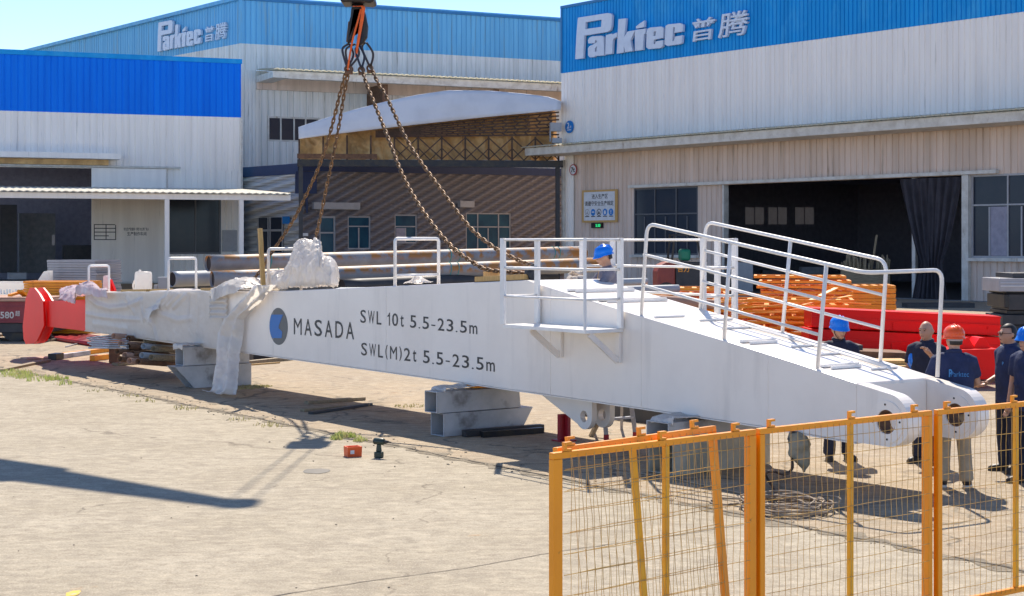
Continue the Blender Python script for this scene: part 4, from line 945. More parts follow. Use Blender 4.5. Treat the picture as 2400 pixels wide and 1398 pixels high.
def heapf(s, t):
    # a twisted sheet lying along the boom: low at the left, knotted upright round the chain, bulging at the right
    a = t * math.pi; u = 630 + 176 * s; x, zz = BF.hit(u, 676, .55); top = BF.hit(u, pw(PROF, u), .62)[1]; z0 = ztop(x) + .012
    env = min(1, (1 - s) * 8 + .15) ** .5 * min(1, s * 6 + .3); nk = math.exp(-((u - 731) / 34) ** 4)
    c = math.cos(a); h_ = math.sin(a) ** .55; pin = 1 - .55 * nk * max(0, h_ - .45) / .55
    y = .62 - .50 * (abs(c) ** .7) * (1 if c > 0 else -1) * env * pin; x = BF.hit(u, 676, y)[0]
    return (x, y, ztop(x) + .012 + max(0, top - z0) * h_)
sheet('plastic_heap', 'big crumpled white plastic sheet bundled on the boom and tied up round the far chain', heapf, 200, 100, amp=.058, sc=3.0, seed=31)
def tipf(s, t):
    u = 150 + 112 * s; a = t * math.pi; x, _ = BF.hit(u, 690, .55 - .66 * math.cos(a)); z0 = BF.hit(108, 706)[1] if x < -18.9 else ztop(x); a = t * math.pi
    hgt = .24 * max(0, math.sin(min(1, s * 1.1 + .08) * math.pi)) ** .6 + .04
    return (x, .55 - .66 * math.cos(a), z0 + .03 + hgt * math.sin(a) - (.16 * s if t < .06 else .0))
sheet('plastic_heap', 'loose pinkish white plastic bunched where the red head meets the boom', tipf, 80, 50, m='plastic_pink', amp=.055, sc=3.4, seed=52)
def slf(s, t):
    a = t * math.pi; u = 545 + 78 * s; x, _ = BF.hit(u, 680, .3); return (x, .35 - .42 * math.cos(a), ztop(x) + .02 + (.20 * math.sin(s * math.pi * .9 + .25)) * math.sin(a) - (.22 if t < .1 else 0) * (1 - s))
sheet('plastic_heap', 'small crumpled plastic padding under the near left chain', slf, 60, 40, amp=.04, sc=4.5, seed=61)
sheet('plastic_scrap', 'small scrap of plastic left on top of the boom inside the hoop', lambda s, t: (BF.hit(965 + 30 * s, 662, .5)[0], .4 + .3 * t, ztop(BF.hit(965 + 30 * s, 662, .5)[0]) + .02 + .10 * math.sin(s * math.pi) * math.sin(t * math.pi)), 14, 14, amp=.03, sc=9, seed=71)
# timbers on the boom
def timber(name, label, p, q, w, h, m='wood', cat='timber', fr=BF, group=None):
    p, q = Vector(p), Vector(q); c = (p + q) / 2
    t = MB(); t.bar(p - c, q - c, w, h); o = t.build(name, M[m], None, bevel=.004); o.location = fr.P(c.x, c.y, c.z); o.rotation_euler = (0, 0, fr.rz); return tag(o, label, cat, group)
a = BF.hit(626, 679, .03); c = BF.hit(618, 536, .03)
timber('timber_stake', 'upright raw timber stake leaning on the boom beside the chain', (a[0], -.04, a[1]), (c[0], -.04, c[1]), .055, .075)
for (u0, u1, v, y, lab) in ((1122, 1236, 655, .10, 'lower yellow timber plank under the chain by the platform'), (1142, 1176, 645, .3, 'short orange timber block on the plank by the platform'), (290, 350, 690, .12, 'timber batten on the narrow boom end left of the ribbed pad'), (350, 398, 687, .18, 'timber batten under the wrap near the second hoop'), (478, 500, 684, .10, 'short timber batten beside the ribbed pad')):
    x0 = BF.hit(u0, v, y)[0]; x1 = BF.hit(u1, v, y)[0]; dz = .045 if v != 645 else .115
    timber('timber_batten', lab, (x0, y, ztop(x0) + dz), (x1, y, ztop(x1) + dz), .14, .07)

# ------------------------------------------------------------------ hook block, slings, chains and jib
HY = 26.0
hook = thing('hook_block', 'black crane hook block hanging above the boom', 'crane hook', at(840, 60, HY))
hl = at(840, 60, HY)
def hp(u, v, d=0): return at(u, v, HY + d) - hl
q = MB(); top = hp(840, -60); 
q.prism([(p.x, p.z) for p in (hp(806, -34), (hp(872, -34)), hp(881, 8), hp(872, 13), hp(835, 10), hp(804, 12), hp(800, 4))], -.28, .28); q.build('sheave_housing', M['steel_black'], hook, bevel=.03)
q = MB(); q.prism([(p.x, p.z) for p in (hp(824, 18), hp(852, 17), hp(858, 36), hp(863, 62), hp(861, 88), hp(851, 104), hp(838, 110), hp(846, 84), hp(842, 60), hp(834, 40), hp(832, 70), hp(828, 92), hp(815, 106), hp(814, 92), hp(817, 60), hp(822, 40))], -.075, .075); q.build('hook', M['steel_black'], hook, bevel=.03)
q = MB(); q.tube([hp(838, 10), hp(838, 24)], .1, 14); q.build('shank', M['steel_black'], hook, smooth=True)
q = MB(); q.bar(hp(823, 52), hp(818, 100), .09, .10, (0, 1, 0)); q.build('latch', M['rust'], hook, bevel=.01)
st = MB(); st.grid(lambda s, t: at([831, 852, 848, 843, 838, 834][min(5, int(t * 5.001))] * (1 - (t * 5.001) % 1) + [831, 852, 848, 843, 838, 834, 833][min(6, int(t * 5.001) + 1)] * ((t * 5.001) % 1) + (s - .5) * (9 - 5 * t), 13 + 122 * max(0, t - .16) / .84 + (2 if t < .16 else 0), HY - .14 - .02 * math.sin(s * 3.1)), 4, 30)
tag(st.build('sling_strap', M['strap_orange'], None, smooth=True, fix=False, thick=.012), 'wide orange webbing strap hanging over the crane hook', 'sling')
st = MB(); st.tube(smooth_path([at(u, v, HY - .12) for u, v in ((846, 22), (838, 52), (828, 88), (823, 112), (819, 135), (815, 165))], 6), .016, 6)
tag(st.build('tag_line', M['strap_orange'], None, smooth=True), 'thin orange cord running from the hook beside the strap', 'cord')
def loop_sling(lab, uh, vh, ue, ve, dy, w):
    t = MB(); a, c = at(uh, vh, HY + dy * .3), at(ue, ve, HY + dy); mid = (a + c) / 2; s = Vector((w, 0, 0))
    t.tube(smooth_path([a, mid - s * .9 + Vector((0, 0, .08)), c - s * .25, c + Vector((0, 0, -.02)), c + s * .25, mid + s * .9, a + Vector((.02, .03, 0))], 8), .019, 7)
    tag(t.build('wire_rope_sling', M['rope_black'], None, smooth=True), lab, 'wire rope')
loop_sling('black wire rope loop over the hook tip to the near left chain', 816, 104, 815, 152, -.1, .10)
loop_sling('black wire rope loop behind the strap to the far left chain', 832, 104, 820, 153, .3, .12)
loop_sling('black wire rope loop right of the strap to the near right chain', 840, 108, 847, 154, -.2, .08)
loop_sling('black wire rope loop furthest right on the hook to the far right chain', 856, 100, 867, 150, .3, .10)
def chain_mesh(pts, link=.115, r=.0125, wd=.034):
    pts = smooth_path(pts, 12); D = [0]
    for a, c in zip(pts, pts[1:]): D.append(D[-1] + (c - a).length)
    b = MB(); n = int(D[-1] / (link * .72)); j = 0
    for i in range(n):
        d = D[-1] * (i + .5) / n
        while j < len(D) - 2 and D[j + 1] < d: j += 1
        p = pts[j].lerp(pts[j + 1], (d - D[j]) / max(1e-6, D[j + 1] - D[j])); T = (pts[j + 1] - pts[j]).normalized()
        A = T.cross(Vector((.3, .8, .2))).normalized(); B = T.cross(A)
        side = (A + B).normalized() if i % 2 else (A - B).normalized()
        L2 = link / 2 - wd / 2 - r * .3
        ring = [p + T * (L2 * (1 if abs(t_) < 90 else -1)) + (T * math.cos(R(t_)) + side * math.sin(R(t_))) * wd * .62 for t_ in (-90.0 + 1e-3, -45, 0, 45, 90 - 1e-3, 90.1, 135, 180, 225, 269)]
        b.tube(ring, r, 6, closed=True)
    return b
def chain(lab, pix, y0, y1):
    n = len(pix); P = []
    L_ = [0]
    for (a, b_), (c, d) in zip(pix, pix[1:]): L_.append(L_[-1] + math.hypot(c - a, d - b_))
    for (u, v), l in zip(pix, L_): P.append(at(u, v, y0 + (y1 - y0) * l / L_[-1]))
    o = thing('lifting_chain', lab, 'chain', P[0])
    b = chain_mesh([p - P[0] for p in P]); b.build('links', M['chain'], o, smooth=True)
    q = MB(); q.ring(0, -.06, .03, .06, -.02, .02, 16); q.box(-.045, .045, -.045, .045, -.14, -.10); q.build('shackle', M['rust'], o)
def bdepth(u, v, y): t, _ = BF.hit(u, v, y); return BF.P(t, y).y
chain('rusty chain sagging to the near left end of the boom', [(815, 154), (797, 220), (777, 300), (757, 365), (735, 420), (690, 512), (640, 588), (598, 650), (556, 672)], HY - .1, bdepth(556, 672, .2))
chain('rusty chain to the plastic bundle on the far left of the boom', [(820, 155), (806, 225), (795, 292), (780, 370), (765, 440), (752, 505), (738, 562), (727, 588)], HY + .3, bdepth(727, 588, .75))
chain('rusty slack chain ending on the yellow plank near the platform', [(847, 156), (858, 195), (870, 225), (905, 312), (948, 420), (1000, 508), (1060, 580), (1112, 618), (1140, 632), (1178, 637), (1240, 642)], HY - .2, bdepth(1240, 642, .15))
chain('rusty slack chain passing behind the platform post', [(867, 152), (885, 193), (908, 232), (960, 340), (1030, 440), (1100, 532), (1160, 582), (1205, 606), (1238, 620)], HY + .3, bdepth(1238, 620, 1.0))
pz = Vector((0, 0, 0)); x, z = BF.hit(1247, 652, .2); crumple('chain_shackle_pad', 'dark rag wrapped round the chain end beside the platform post', (x, .2, z), (.10, .10, .16), 'steel_dark', 5, .3, 3, 'rag')
x, z = BF.hit(553, 675, .1); crumple('chain_shackle_pad', 'blue grey rag at the near left chain end on the boom', (x, .1, z + .03), (.11, .10, .12), 'galv', 9, .3, 3, 'rag')
# the crane's jib above the frame throws the long shadow on the near slab
tip = Vector((hl.x, hl.y, 12.6)); jd = Vector((-3.2, 1.4, -1.3)).normalized()
jib = thing('crane_jib', 'grey telescopic crane jib above the yard carrying the hook ropes', 'crane jib', tip)
q = MB(); a = jd.cross(Vector((0, 0, 1))).normalized(); u_ = a.cross(jd)
q.add([p * 1.0 for p in [jd * l + a * (i * w) + u_ * (j * w) for l, w in ((0, .12), (3.0, .26), (3.1, .34), (16, .42)) for i, j in ((-1, -1), (1, -1), (1, 1), (-1, 1))]], [(k * 4 + i, k * 4 + (i + 1) % 4, k * 4 + 4 + (i + 1) % 4, k * 4 + 4 + i) for k in range(3) for i in range(4)] + [(0, 1, 2, 3), (12, 13, 14, 15)]); q.build('boom_section', M['frame_grey'], jib)
q = MB(); q.ring(0, -.1, .02, .22, -.14, .14, 20); q.build('head_sheave', M['steel_black'], jib)
for k in (-.12, .12):
    q = MB(); q.tube([Vector((k, 0, 0)), hl - tip + Vector((k, 0, 1.0))], .013, 6); q.build('hoist_rope', M['rope_black'], jib)
# ------------------------------------------------------------------ steel box supports under the boom
def tube_support(label, x1, y0, ln, z0, w, h, cut0=0, cut1=0, mats='galv', wall=.012, rz=0):
    """hollow rectangular tube lying across under the boom; cut0 / cut1 lean its ends"""
    t = thing('box_support', label, 'steel support', BF.P(x1 - w / 2, y0, z0), BF.rz + rz)
    q = MB()
    def prof(i): a, c = w / 2 - i, h / 2 - i; return [(-a, h / 2 - c), (a, h / 2 - c), (a, h / 2 + c), (-a, h / 2 + c)]
    O, I = prof(0), prof(wall); vs = []
    for y, cut in ((0, cut0), (ln, cut1)):
        for pr in (O, I): vs += [(x, y + cut * (z / h), z) for x, z in pr]
    fs = []
    for k in range(4):
        j = (k + 1) % 4
        fs += [(k, j, 8 + j, 8 + k), (4 + k, 12 + k, 12 + j, 4 + j), (k, 4 + k, 4 + j, j), (8 + k, 8 + j, 12 + j, 12 + k)]
    q.add(vs, fs); q.build('tube_shell', M[mats], t, bevel=.004)
    return t
# far left pair
tube_support('upper tube of the left support under the white wrap', -13.09, -.40, 1.32, .415, .34, .335, mats='galv')
tube_support('lower tube of the left support with a slanted open end', -13.05, -.20, 1.14, .003, .36, .405, cut0=-.38, cut1=0)
# middle pair
tube_support('upper stained tube of the middle support stack', -4.46, -.62, 1.42, .325, .30, .29, cut1=-.03)
tube_support('lower tube of the middle support stack with a slanted far end', -4.44, -.52, 1.32, .003, .32, .315, cut1=.20)
# right pair
tube_support('upper tube of the right support behind the orange fence', .04, -.45, 1.5, .39, .38, .21, mats='galv')
tube_support('lower stained concrete coloured tube of the right support behind the fence', .06, -.40, 1.55, .003, .42, .38, mats='concrete_block')
def drapebit(name, label, x0, x1, y0, y1, z, hang, seed):
    def fn(s, t):
        d = t * (y1 - y0 + hang); x = x0 + (x1 - x0) * s
        if d > y1 - y0: return (x, y0, z - (d - (y1 - y0)) * (1 - .3 * math.sin(s * 3)))
        return (x, y1 - d, z + .015 * math.sin(s * 9))
    return sheet(name, label, fn, 18, 18, amp=.03, sc=6, seed=seed)
drapebit('cloth_pad', 'white cloth pad squeezed on the left support tube', -13.45, -13.05, -.38, .1, .77, .10, 81)
drapebit('cloth_pad', 'pale cloth pad on the middle support tube under the boom', -4.78, -4.42, -.45, .15, .64, .06, 91)
drapebit('cloth_pad', 'white cloth pad on the right support tube under the boom', -.32, .06, -.35, .15, .625, .08, 97)
for (x, y, ln, z, lab, mm) in ((-4.55, .0, .9, .635, 'orange packing plate between the boom and the middle support', 'orange'),):
    timber('packing_plate', lab, (x, y, z + .02), (x, y + ln, z + .02), .22, .035, mm, 'packing')
timber('steel_bar', 'dark steel bar on the ground along the middle support', (-4.28, -.30, .05), (-4.22, 1.0, .05), .10, .09, 'steel_dark', 'steel bar')
timber('steel_bar', 'second dark steel bar on the ground in front of the middle support', (-4.10, -.12, .04), (-4.02, .85, .04), .09, .08, 'steel_black', 'steel bar')
def gtimber(label, u0, v0, u1, v1, w, h, m='wood_grey', name='plank', cat='plank', z=0):
    p, q = gnd(u0, v0), gnd(u1, v1); c = (p + q) / 2; t = MB(); t.bar(p - c + Vector((0, 0, h / 2 + .003 + z)), q - c + Vector((0, 0, h / 2 + .003 + z)), w, h)
    o = t.build(name, M[m], None, bevel=.004); o.location = c; return tag(o, label, cat)
gtimber('pale timber plank lying furthest back of the three by the boom', 718, 948, 852, 938, .14, .05, 'wood_grey')
gtimber('weathered plank between the pale plank and the dark plank under the boom', 708, 966, 862, 952, .11, .045, 'wood_grey')
gtimber('dark thin plank in front of the pale planks', 728, 972, 868, 951, .10, .04, 'steel_dark')
gtimber('long brown timber behind the left support', 583, 855, 692, 843, .16, .08, 'wood_grey')
gtimber('thin pale batten in front of the brown timber behind the left support', 590, 857, 655, 852, .05, .03, 'wood')
# ladder standing behind the boom
P0, P1 = gnd(1421, 1032), gnd(1489, 1026); lr = P1 - P0
lad = thing('step_ladder', 'aluminium step ladder standing under the far edge of the boom beside the belly lug', 'ladder', P0)
up = Vector((-.10, .30, 1.30))
for k, o_ in enumerate((Vector((0, 0, 0)), lr)):
    tp = o_ * (1 if k == 0 else .86) + up; q = MB(); q.bar(o_ + Vector((0, 0, .05)), tp, .06, .035); q.build('stile', M['frame_grey'], lad, bevel=.004)
    q = MB(); q.bar(o_ + Vector((0, 0, .003)), o_ + Vector((0, 0, .075)), .07, .05); q.build('rubber_foot', M['red_dark'], lad)
    q = MB(); q.bar(tp, o_ + Vector((-.12, .95, 0)), .04, .025); q.build('rear_stile', M['frame_grey'], lad)
for k in range(5):
    t_ = (.27 + .24 * k) / 1.3; a = up * t_; c = lr * (1 - .14 * t_) + up * t_; q = MB(); q.bar(a, c, .07, .028); q.build('rung', M['frame_grey'], lad)
q = MB(); q.bar(up + Vector((0, .1, .02)), lr * .86 + up + Vector((0, .1, .02)), .28, .03); q.build('top_step', M['frame_grey'], lad)
gtimber('long dark steel section lying on the ground beyond the ladder', 1350, 968, 1600, 1000, .30, .20, 'steel_dark', 'steel_section', 'steel section')
gtimber('dark steel section in the shade behind the left support', 588, 845, 760, 838, .30, .26, 'steel_black', 'steel_section', 'steel section')
# red stand under the belly lug
rs = thing('red_stand', 'small red steel stand on the ground behind the belly lug', 'stand', gnd(1322, 1034), BF.rz)
q = MB(); q.box(-.03, .03, -.09, .09, .0, .36); q.box(-.09, .09, -.008, .008, 0.02, .35); q.build('stand_column', M['red_dark'], rs, bevel=.003)
q = MB(); q.box(-.12, .12, -.12, .12, 0, .019); q.build('base_plate', M['red_dark'], rs)
q = MB(); q.bar(gnd(1298, 1022) - gnd(1322, 1034), gnd(1305, 1018) - gnd(1322, 1034) + Vector((.0, .1, .5)), .06, .05); q.build('prop_leg', M['wood_grey'], rs)
# low ladder leg seen through the lugs, dark steel beam behind
def beam_obj(name, label, cat, p, q, w, h, m, group=None, detail=None):
    p, q = Vector(p), Vector(q); c = (p + q) / 2; t = thing(name, label, cat, c, group=group); b = MB(); b.bar(p - c, q - c, w, h); b.build('beam_body', M[m], t, bevel=.008); return t, c

# ------------------------------------------------------------------ long pipes behind the boom
def pipe(label, u0, v0, Y0, u1, v1, Y1, r, m='rust_pipe', group=None, straps=()):
    p, q = at(u0, v0, Y0), at(u1, v1, Y1); c = (p + q) / 2; t = thing('steel_pipe', label, 'pipe', c, group=group); d = (q - p)
    b = MB(); n = 28; b.tube([p - c + d * k / 12 for k in range(13)], r, n, caps=False); b.tube([p - c + d * k / 12 for k in range(13)], r * .93, n, caps=False)
    k0 = len(b.v)
    b.add([], []); 
    N = n * 13
    for e in (0, 12): b.f += [(e * n + i, e * n + (i + 1) % n, N + e * n + (i + 1) % n, N + e * n + i) for i in range(n)]; b.m += [0] * n
    b.build('pipe_wall', M[m], t, smooth=True)
    b = MB(); b.tube([p - c + d.normalized() * .06, q - c - d.normalized() * .06], r * .925, 20); b.build('pipe_bore', M['pipe_in'], t)  # solid dark plug just inside the ends stands in for the shade
    for s in straps:
        b = MB(); a = d.cross(Vector((0, 0, 1))).normalized(); u = a.cross(d).normalized(); cc = p - c + d * s
        b.tube([cc + (a * math.cos(x) + u * math.sin(x)) * (r + .006) + d.normalized() * .05 * math.sin(x) for x in [2 * math.pi * i / 24 for i in range(24)]], .014, 5, closed=True); b.build('binding_strap', M['teal_strap'], t)
    return t
pipe('upper long rusty pipe of the pair lying behind the boom', 487, 618, 47, 1368, 594, 55, .245, straps=(.14, .21, .60, .625, .90, .915))
pipe('lower long rusty pipe of the pair lying behind the boom', 497, 655, 46.6, 1402, 621, 53, .245, straps=(.15, .20, .58, .60))
pipe('short grey pipe left of the two long rusty pipes', 402, 655, 51, 560, 650, 53, .25, 'grey_pipe')
pipe('dark pipe under the two long rusty pipes', 800, 672, 47.5, 1300, 650, 53, .22, 'steel_dark')
for u, lab in ((833, 'grey steel pipe trestle below the pipes near the plastic bundle'), (1122, 'grey steel pipe trestle below the pipes near the yellow plank')):
    t = thing('pipe_trestle', lab, 'trestle', gnd(u, 568 + H * F / 45.6)); X = t.location
    for k in (-.1, .1): q = MB(); q.box(k * 4 - .09, k * 4 + .09, -.10, .10, 0, 1.22); q.build('leg', M['grey_pipe'], t)
    q = MB(); q.box(-.6, .6, -.08, 1.6, 1.221, 1.30); q.build('cross_bar', M['grey_pipe'], t); q = MB(); q.tube([(-.9, 0, .7), (.9, 0, .7)], .03, 8); q.build('tie_rod', M['rust'], t)
pipe('upper grey pipe lying behind the ladder worker', 1380, 664, 33, 1515, 660, 33.6, .075, 'grey_pipe')
pipe('lower grey pipe lying behind the ladder worker', 1395, 682, 32.6, 1590, 677, 33.2, .085, 'grey_pipe')
pipe('grey pipe poking out under the first orange stack', 1500, 700, 32, 1700, 716, 32.4, .10, 'rusty_tan')

# ------------------------------------------------------------------ stacks of orange steel frames
def frame_proto(name, label, L_, D_, h, m, group, slats=6):
    t = thing(name, label, 'steel pallet', (0, 0, 0), group=group)
    q = MB(); w = .07
    q.box(0, L_, 0, w, 0, h); q.box(0, L_, D_ - w, D_, 0, h); q.box(0, w, w, D_ - w, 0, h); q.box(L_ - w, L_, w, D_ - w, 0, h); q.build('rim', M[m], t)
    q = MB()
    for k in range(slats): x = w + (L_ - 2 * w) * (k + .5) / slats; q.box(x - .05, x + .05, w, D_ - w, h * .2, h * .8)
    q.build('slats', M[m], t); return t
def frame_stack(label, grp, u0, v0, u1, Y, L_, D_, h, n, m='orange', gap=1.5, yaw=0, jitter=.05, topskew=0):
    base = at(u0, v0, Y); base.z = 0; rz = yaw; p = frame_proto('steel_pallet', label, L_, D_, h, m, grp); r_ = random.Random(int(u0))
    for k in range(n):
        o = p if k == 0 else dup(p); j = jitter
        o.location = base + Vector((r_.uniform(-j, j), r_.uniform(-j, j), .05 + k * h * gap)); o.rotation_euler = (0, r_.uniform(-.004, .004), rz + r_.uniform(-.015, .015) + (topskew if k == n - 1 else 0))
frame_stack('orange steel pallet in the short stack left of the walkway posts', 'orange pallets in the short left stack', 1512, 700, 1680, 33.5, 1.75, 1.4, .055, 15, yaw=-.10, gap=2.05)
frame_stack('orange steel pallet in the wide middle stack behind the railings', 'orange pallets in the wide middle stack', 1665, 700, 2000, 33, 2.9, 1.4, .055, 13, yaw=-.16, jitter=.10, gap=2.05)
frame_stack('orange steel pallet in the tall stack behind the far railing', 'orange pallets in the tall stack', 1775, 700, 2000, 34.8, 2.0, 1.4, .055, 17, yaw=-.16, jitter=.10, gap=2.05)
frame_stack('finely ribbed orange pallet in the neat stack beside the curtain', 'orange pallets in the neat right stack', 1955, 700, 2095, 36.5, 1.40, 1.4, .055, 26, yaw=-.12, gap=1.12, jitter=.01)
for k, (u0, v0, u1, v1, lab) in enumerate(((1880, 716, 1995, 694, 'orange flat bar lying askew on the frames, upper one'), (1893, 708, 1960, 676, 'orange flat bar tilted steeply between the orange stacks'), (1560, 770, 1625, 752, 'short orange bar sticking out low in front of the orange frames'))):
    p, q_ = at(u0, v0, 33), at(u1, v1, 33.6); c = (p + q_) / 2; b = MB(); b.bar(p - c, q_ - c, .12, .03); o = b.build('flat_bar', M['orange'], None); o.location = c; tag(o, lab, 'steel bar')
r_ = random.Random(9)
for k in range(16):
    u = r_.uniform(1680, 1985); v = r_.uniform(668, 765); Y = 31.9; p = at(u, v, Y); q_ = at(u + r_.uniform(55, 120), v + r_.uniform(-14, 16), Y + r_.uniform(-.1, .5)); c = (p + q_) / 2
    b = MB(); b.bar(p - c, q_ - c, .07, .022); o = b.build('flat_bar', M['orange'], None); o.location = c; tag(o, 'loose thin orange bar poking out of the pallets behind the railings', 'steel bar', 'loose orange bars among the pallets')
# ------------------------------------------------------------------ red box beams
def red_beam(label, u0, v0t, v0b, Y0, u1, v1t, v1b, Y1, depth, m='red', name='red_beam', ribs=True):
    a, b_, c, d = at(u0, v0t, Y0), at(u0, v0b, Y0), at(u1, v1t, Y1), at(u1, v1b, Y1); cen = (a + d) / 2; cen.z = 0
    D = Vector((c.x - a.x, c.y - a.y, 0)).normalized(); N_ = Vector((-D.y, D.x, 0)) * depth
    t = thing(name, label, 'steel beam', cen); q = MB(); z0, z1 = (min(b_.z, d.z) + max(b_.z, d.z)) / 2, (a.z + c.z) / 2
    P = [a, c, d, b_]; q.add([p - cen for p in P] + [p + N_ - cen for p in P], [(0, 1, 2, 3), (7, 6, 5, 4), (0, 4, 5, 1), (1, 5, 6, 2), (2, 6, 7, 3), (3, 7, 4, 0)]); q.build('beam_body', M[m], t, bevel=.015)
    if ribs:
        q = MB(); n_ = N_.normalized() * .03
        for zz in (.0, .16):
            e0, e1 = a - Vector((0, 0, zz + .02)), c - Vector((0, 0, zz + .02)); q.bar(e0 - cen - n_ * .6, e1 - cen - n_ * .6, .035, .03)
        q.build('flange', M[m], t)
        n_s = 6
        for k in range(n_s):
            f_ = (k + .6) / n_s; e0 = a + (c - a) * f_; e1 = b_ + (d - b_) * f_; e1.z = z0 + .04; e0.z -= .22; q = MB(); q.bar(e0 - cen - n_ * .3, e1 - cen - n_ * .3, .03, .025, D); q.build('stiffener', M[m], t)
    return t
red_beam('upper long red box beam lying across the yard behind the four workers', 1902, 722, 768, 30.4, 2345, 742, 788, 30.4, .8)
red_beam('lower long red box beam directly under the upper long red beam', 1896, 771, 818, 30.3, 2345, 791, 838, 30.3, .82)
red_beam('second long red beam under the long red box beam', 2010, 838, 858, 29.7, 2350, 846, 886, 29.7, .9)
red_beam('near red steel box on the ground between the orange helmet and the dark polo shirt', 2195, 822, 893, 28.6, 2338, 818, 889, 28.6, .9, ribs=False)
for u, lab in ((2262, 'left red angular bracket on top of the near red box'), (2300, 'right red angular bracket on top of the near red box')):
    p = at(u, 826, 28.8); b = MB(); k = 28.8 / F; b.prism([(-16 * k, 0), (22 * k, 0), (22 * k, 12 * k), (8 * k, 34 * k), (-4 * k, 34 * k), (-16 * k, 16 * k)], 0, .5); o = b.build('red_bracket', M['red'], None, bevel=.006); o.location = p; tag(o, lab, 'bracket')
# dark steel sections under them
for i, (u0, v0, u1, v1, Y, h, lab, mm) in enumerate(((1730, 800, 2010, 812, 29.6, .10, 'topmost dark steel section in the pile under the red beams', 'steel_dark'), (1745, 816, 2120, 832, 29.3, .12, 'second dark steel section in the pile under the red beams', 'rust'), (1770, 838, 2140, 852, 29.0, .13, 'third dark steel section in the pile under the red beams', 'steel_dark'), (2040, 862, 2200, 868, 28.7, .14, 'short dark steel section behind the bald man', 'steel_black'), (1800, 858, 2060, 868, 28.6, .14, 'lowest dark steel section in the pile under the red beams', 'rust'))):
    p, q_ = at(u0, v0, Y), at(u1, v1, Y); c = (p + q_) / 2; b = MB(); b.bar(p - c, q_ - c, .9, h); o = b.build('steel_section', M[mm], None, bevel=.008); o.location = c; tag(o, lab, 'steel section')
for i, (u, v, Y, lab) in enumerate(((2085, 893, 28.2, 'dark channel end below the far railing post, left of the bald man'), (2130, 905, 28.0, 'dark channel end between the railing post and the bald man'))):
    t = thing('steel_channel', lab, 'steel channel', at(u, v, Y)); q = MB(); q.box(-.34, .34, 0, 2, -.30, .30); q.build('channel_body', M['steel_dark'], t, bevel=.01); q = MB(); q.box(-.30, .34, -.02, 2, .302, .36); q.build('packing_timber', M['wood'], t)
gtimber('timber skid under the red beams', 2040, 902, 2200, 900, .12, .10, 'wood')
# ------------------------------------------------------------------ dark machine at the right edge
mc = thing('machine_unit', 'black and grey machine parts stacked at the right edge by the workshop wall', 'machine', gnd(2400, 568 + H * F / 41), 0)
K = 41 / F; zc = lambda v: H - (v - V0) * K; xc = lambda u: (u - 2400) * K
for (u0, v0, u1, v1, y, mm, nm) in ((2342, 653, 2470, 684, 0, 'frame_grey', 'deck_box'), (2380, 641, 2470, 652.5, .2, 'steel_dark', 'top_box'), (2364, 685, 2470, 690, .2, 'steel_black', 'rubber_pad'), (2366, 690.5, 2470, 728, .1, 'steel_dark', 'body_box'), (2354, 691, 2365.5, 722, .0, 'steel_black', 'side_tank'), (2366, 728.5, 2470, 738, .2, 'steel_black', 'rubber_pad'), (2350, 738.5, 2470, 762, .0, 'steel_dark', 'base_box'), (2352, 762.5, 2470, 806, .1, 'steel_black', 'skid')):
    q = MB(); q.box(xc(u0), xc(u1), y, y + 1.5, zc(v1), zc(v0)); q.build(nm, M[mm], mc, bevel=.015)
q = MB(); q.box(xc(2345), xc(2470), -.03, .0, zc(672), zc(670)); q.box(xc(2345), xc(2470), -.03, .0, zc(664), zc(663)); q.build('trim_line', M['white_paint'], mc)
# ------------------------------------------------------------------ in and before the workshop door
fk = thing('forklift', 'red and grey forklift with a green seat standing in the workshop doorway', 'forklift', gnd(1615, 568 + H * F / 72), .1)
K = 72 / F; fx = lambda u: (u - 1615) * K; fz = lambda v: H - (v - V0) * K
q = MB(); q.prism([(fx(1534), .5), (fx(1534), fz(636)), (fx(1541), fz(621)), (fx(1556), fz(614)), (fx(1576), fz(613)), (fx(1576), .5)], -.6, .6); q.build('counterweight', M['forklift_red'], fk, bevel=.06)
q = MB(); q.prism([(fx(1577), .5), (fx(1577), fz(612)), (fx(1640), fz(614)), (fx(1655), fz(640)), (fx(1700), fz(650)), (fx(1700), .5)], -.55, .55); hood = q.build('hood', M['steel_dark'], fk, bevel=.05)
mb = MB(); fit_text(mb, '合力', lambda s, t: (fx(1581) + .55 * s, -.556, fz(638) + .30 * t), .02); mb.build('writing', M['orange'], hood, fix=False)
q = MB(); q.box(fx(1592), fx(1616), -.35, .35, fz(612), fz(584)); q.build('seat', M['green'], fk, bevel=.12)
for u in (1569, 1650):
    for y in (-.5, .5): q = MB(); q.bar((fx(u), y, fz(614)), (fx(u + (6 if u < 1600 else -12)), y, fz(553)), .09, .09); q.build('guard_post', M['steel_black'], fk)
q = MB(); q.box(fx(1572), fx(1642), -.58, .58, fz(553), fz(550)); q.build('roof_guard', M['steel_black'], fk)
for u in (1555, 1675): q = MB(); q.ring(fx(u), .42, .05, .42, -.62, .62, 20); q.build('wheel', M['steel_black'], fk)
for y in (-.35, .35): q = MB(); q.box(fx(1706), fx(1712), y - .08, y + .08, .1, fz(560)); q.build('mast', M['steel_black'], fk)
wc = thing('wood_crate', 'wooden crate full of upright timber offcuts inside the workshop door', 'crate', gnd(2030, 568 + H * F / 76), -.3)
K = 76 / F
q = MB(); q.box(-1.15, 1.15, -.6, .6, .25, 1.35); q.build('crate_box', M['wood_grey'], wc); q = MB(); 
for k in range(3): q.box(-1.1 + k, -.9 + k, -.6, .6, 0, .25)
q.build('skid', M['wood_grey'], wc)
q = MB()
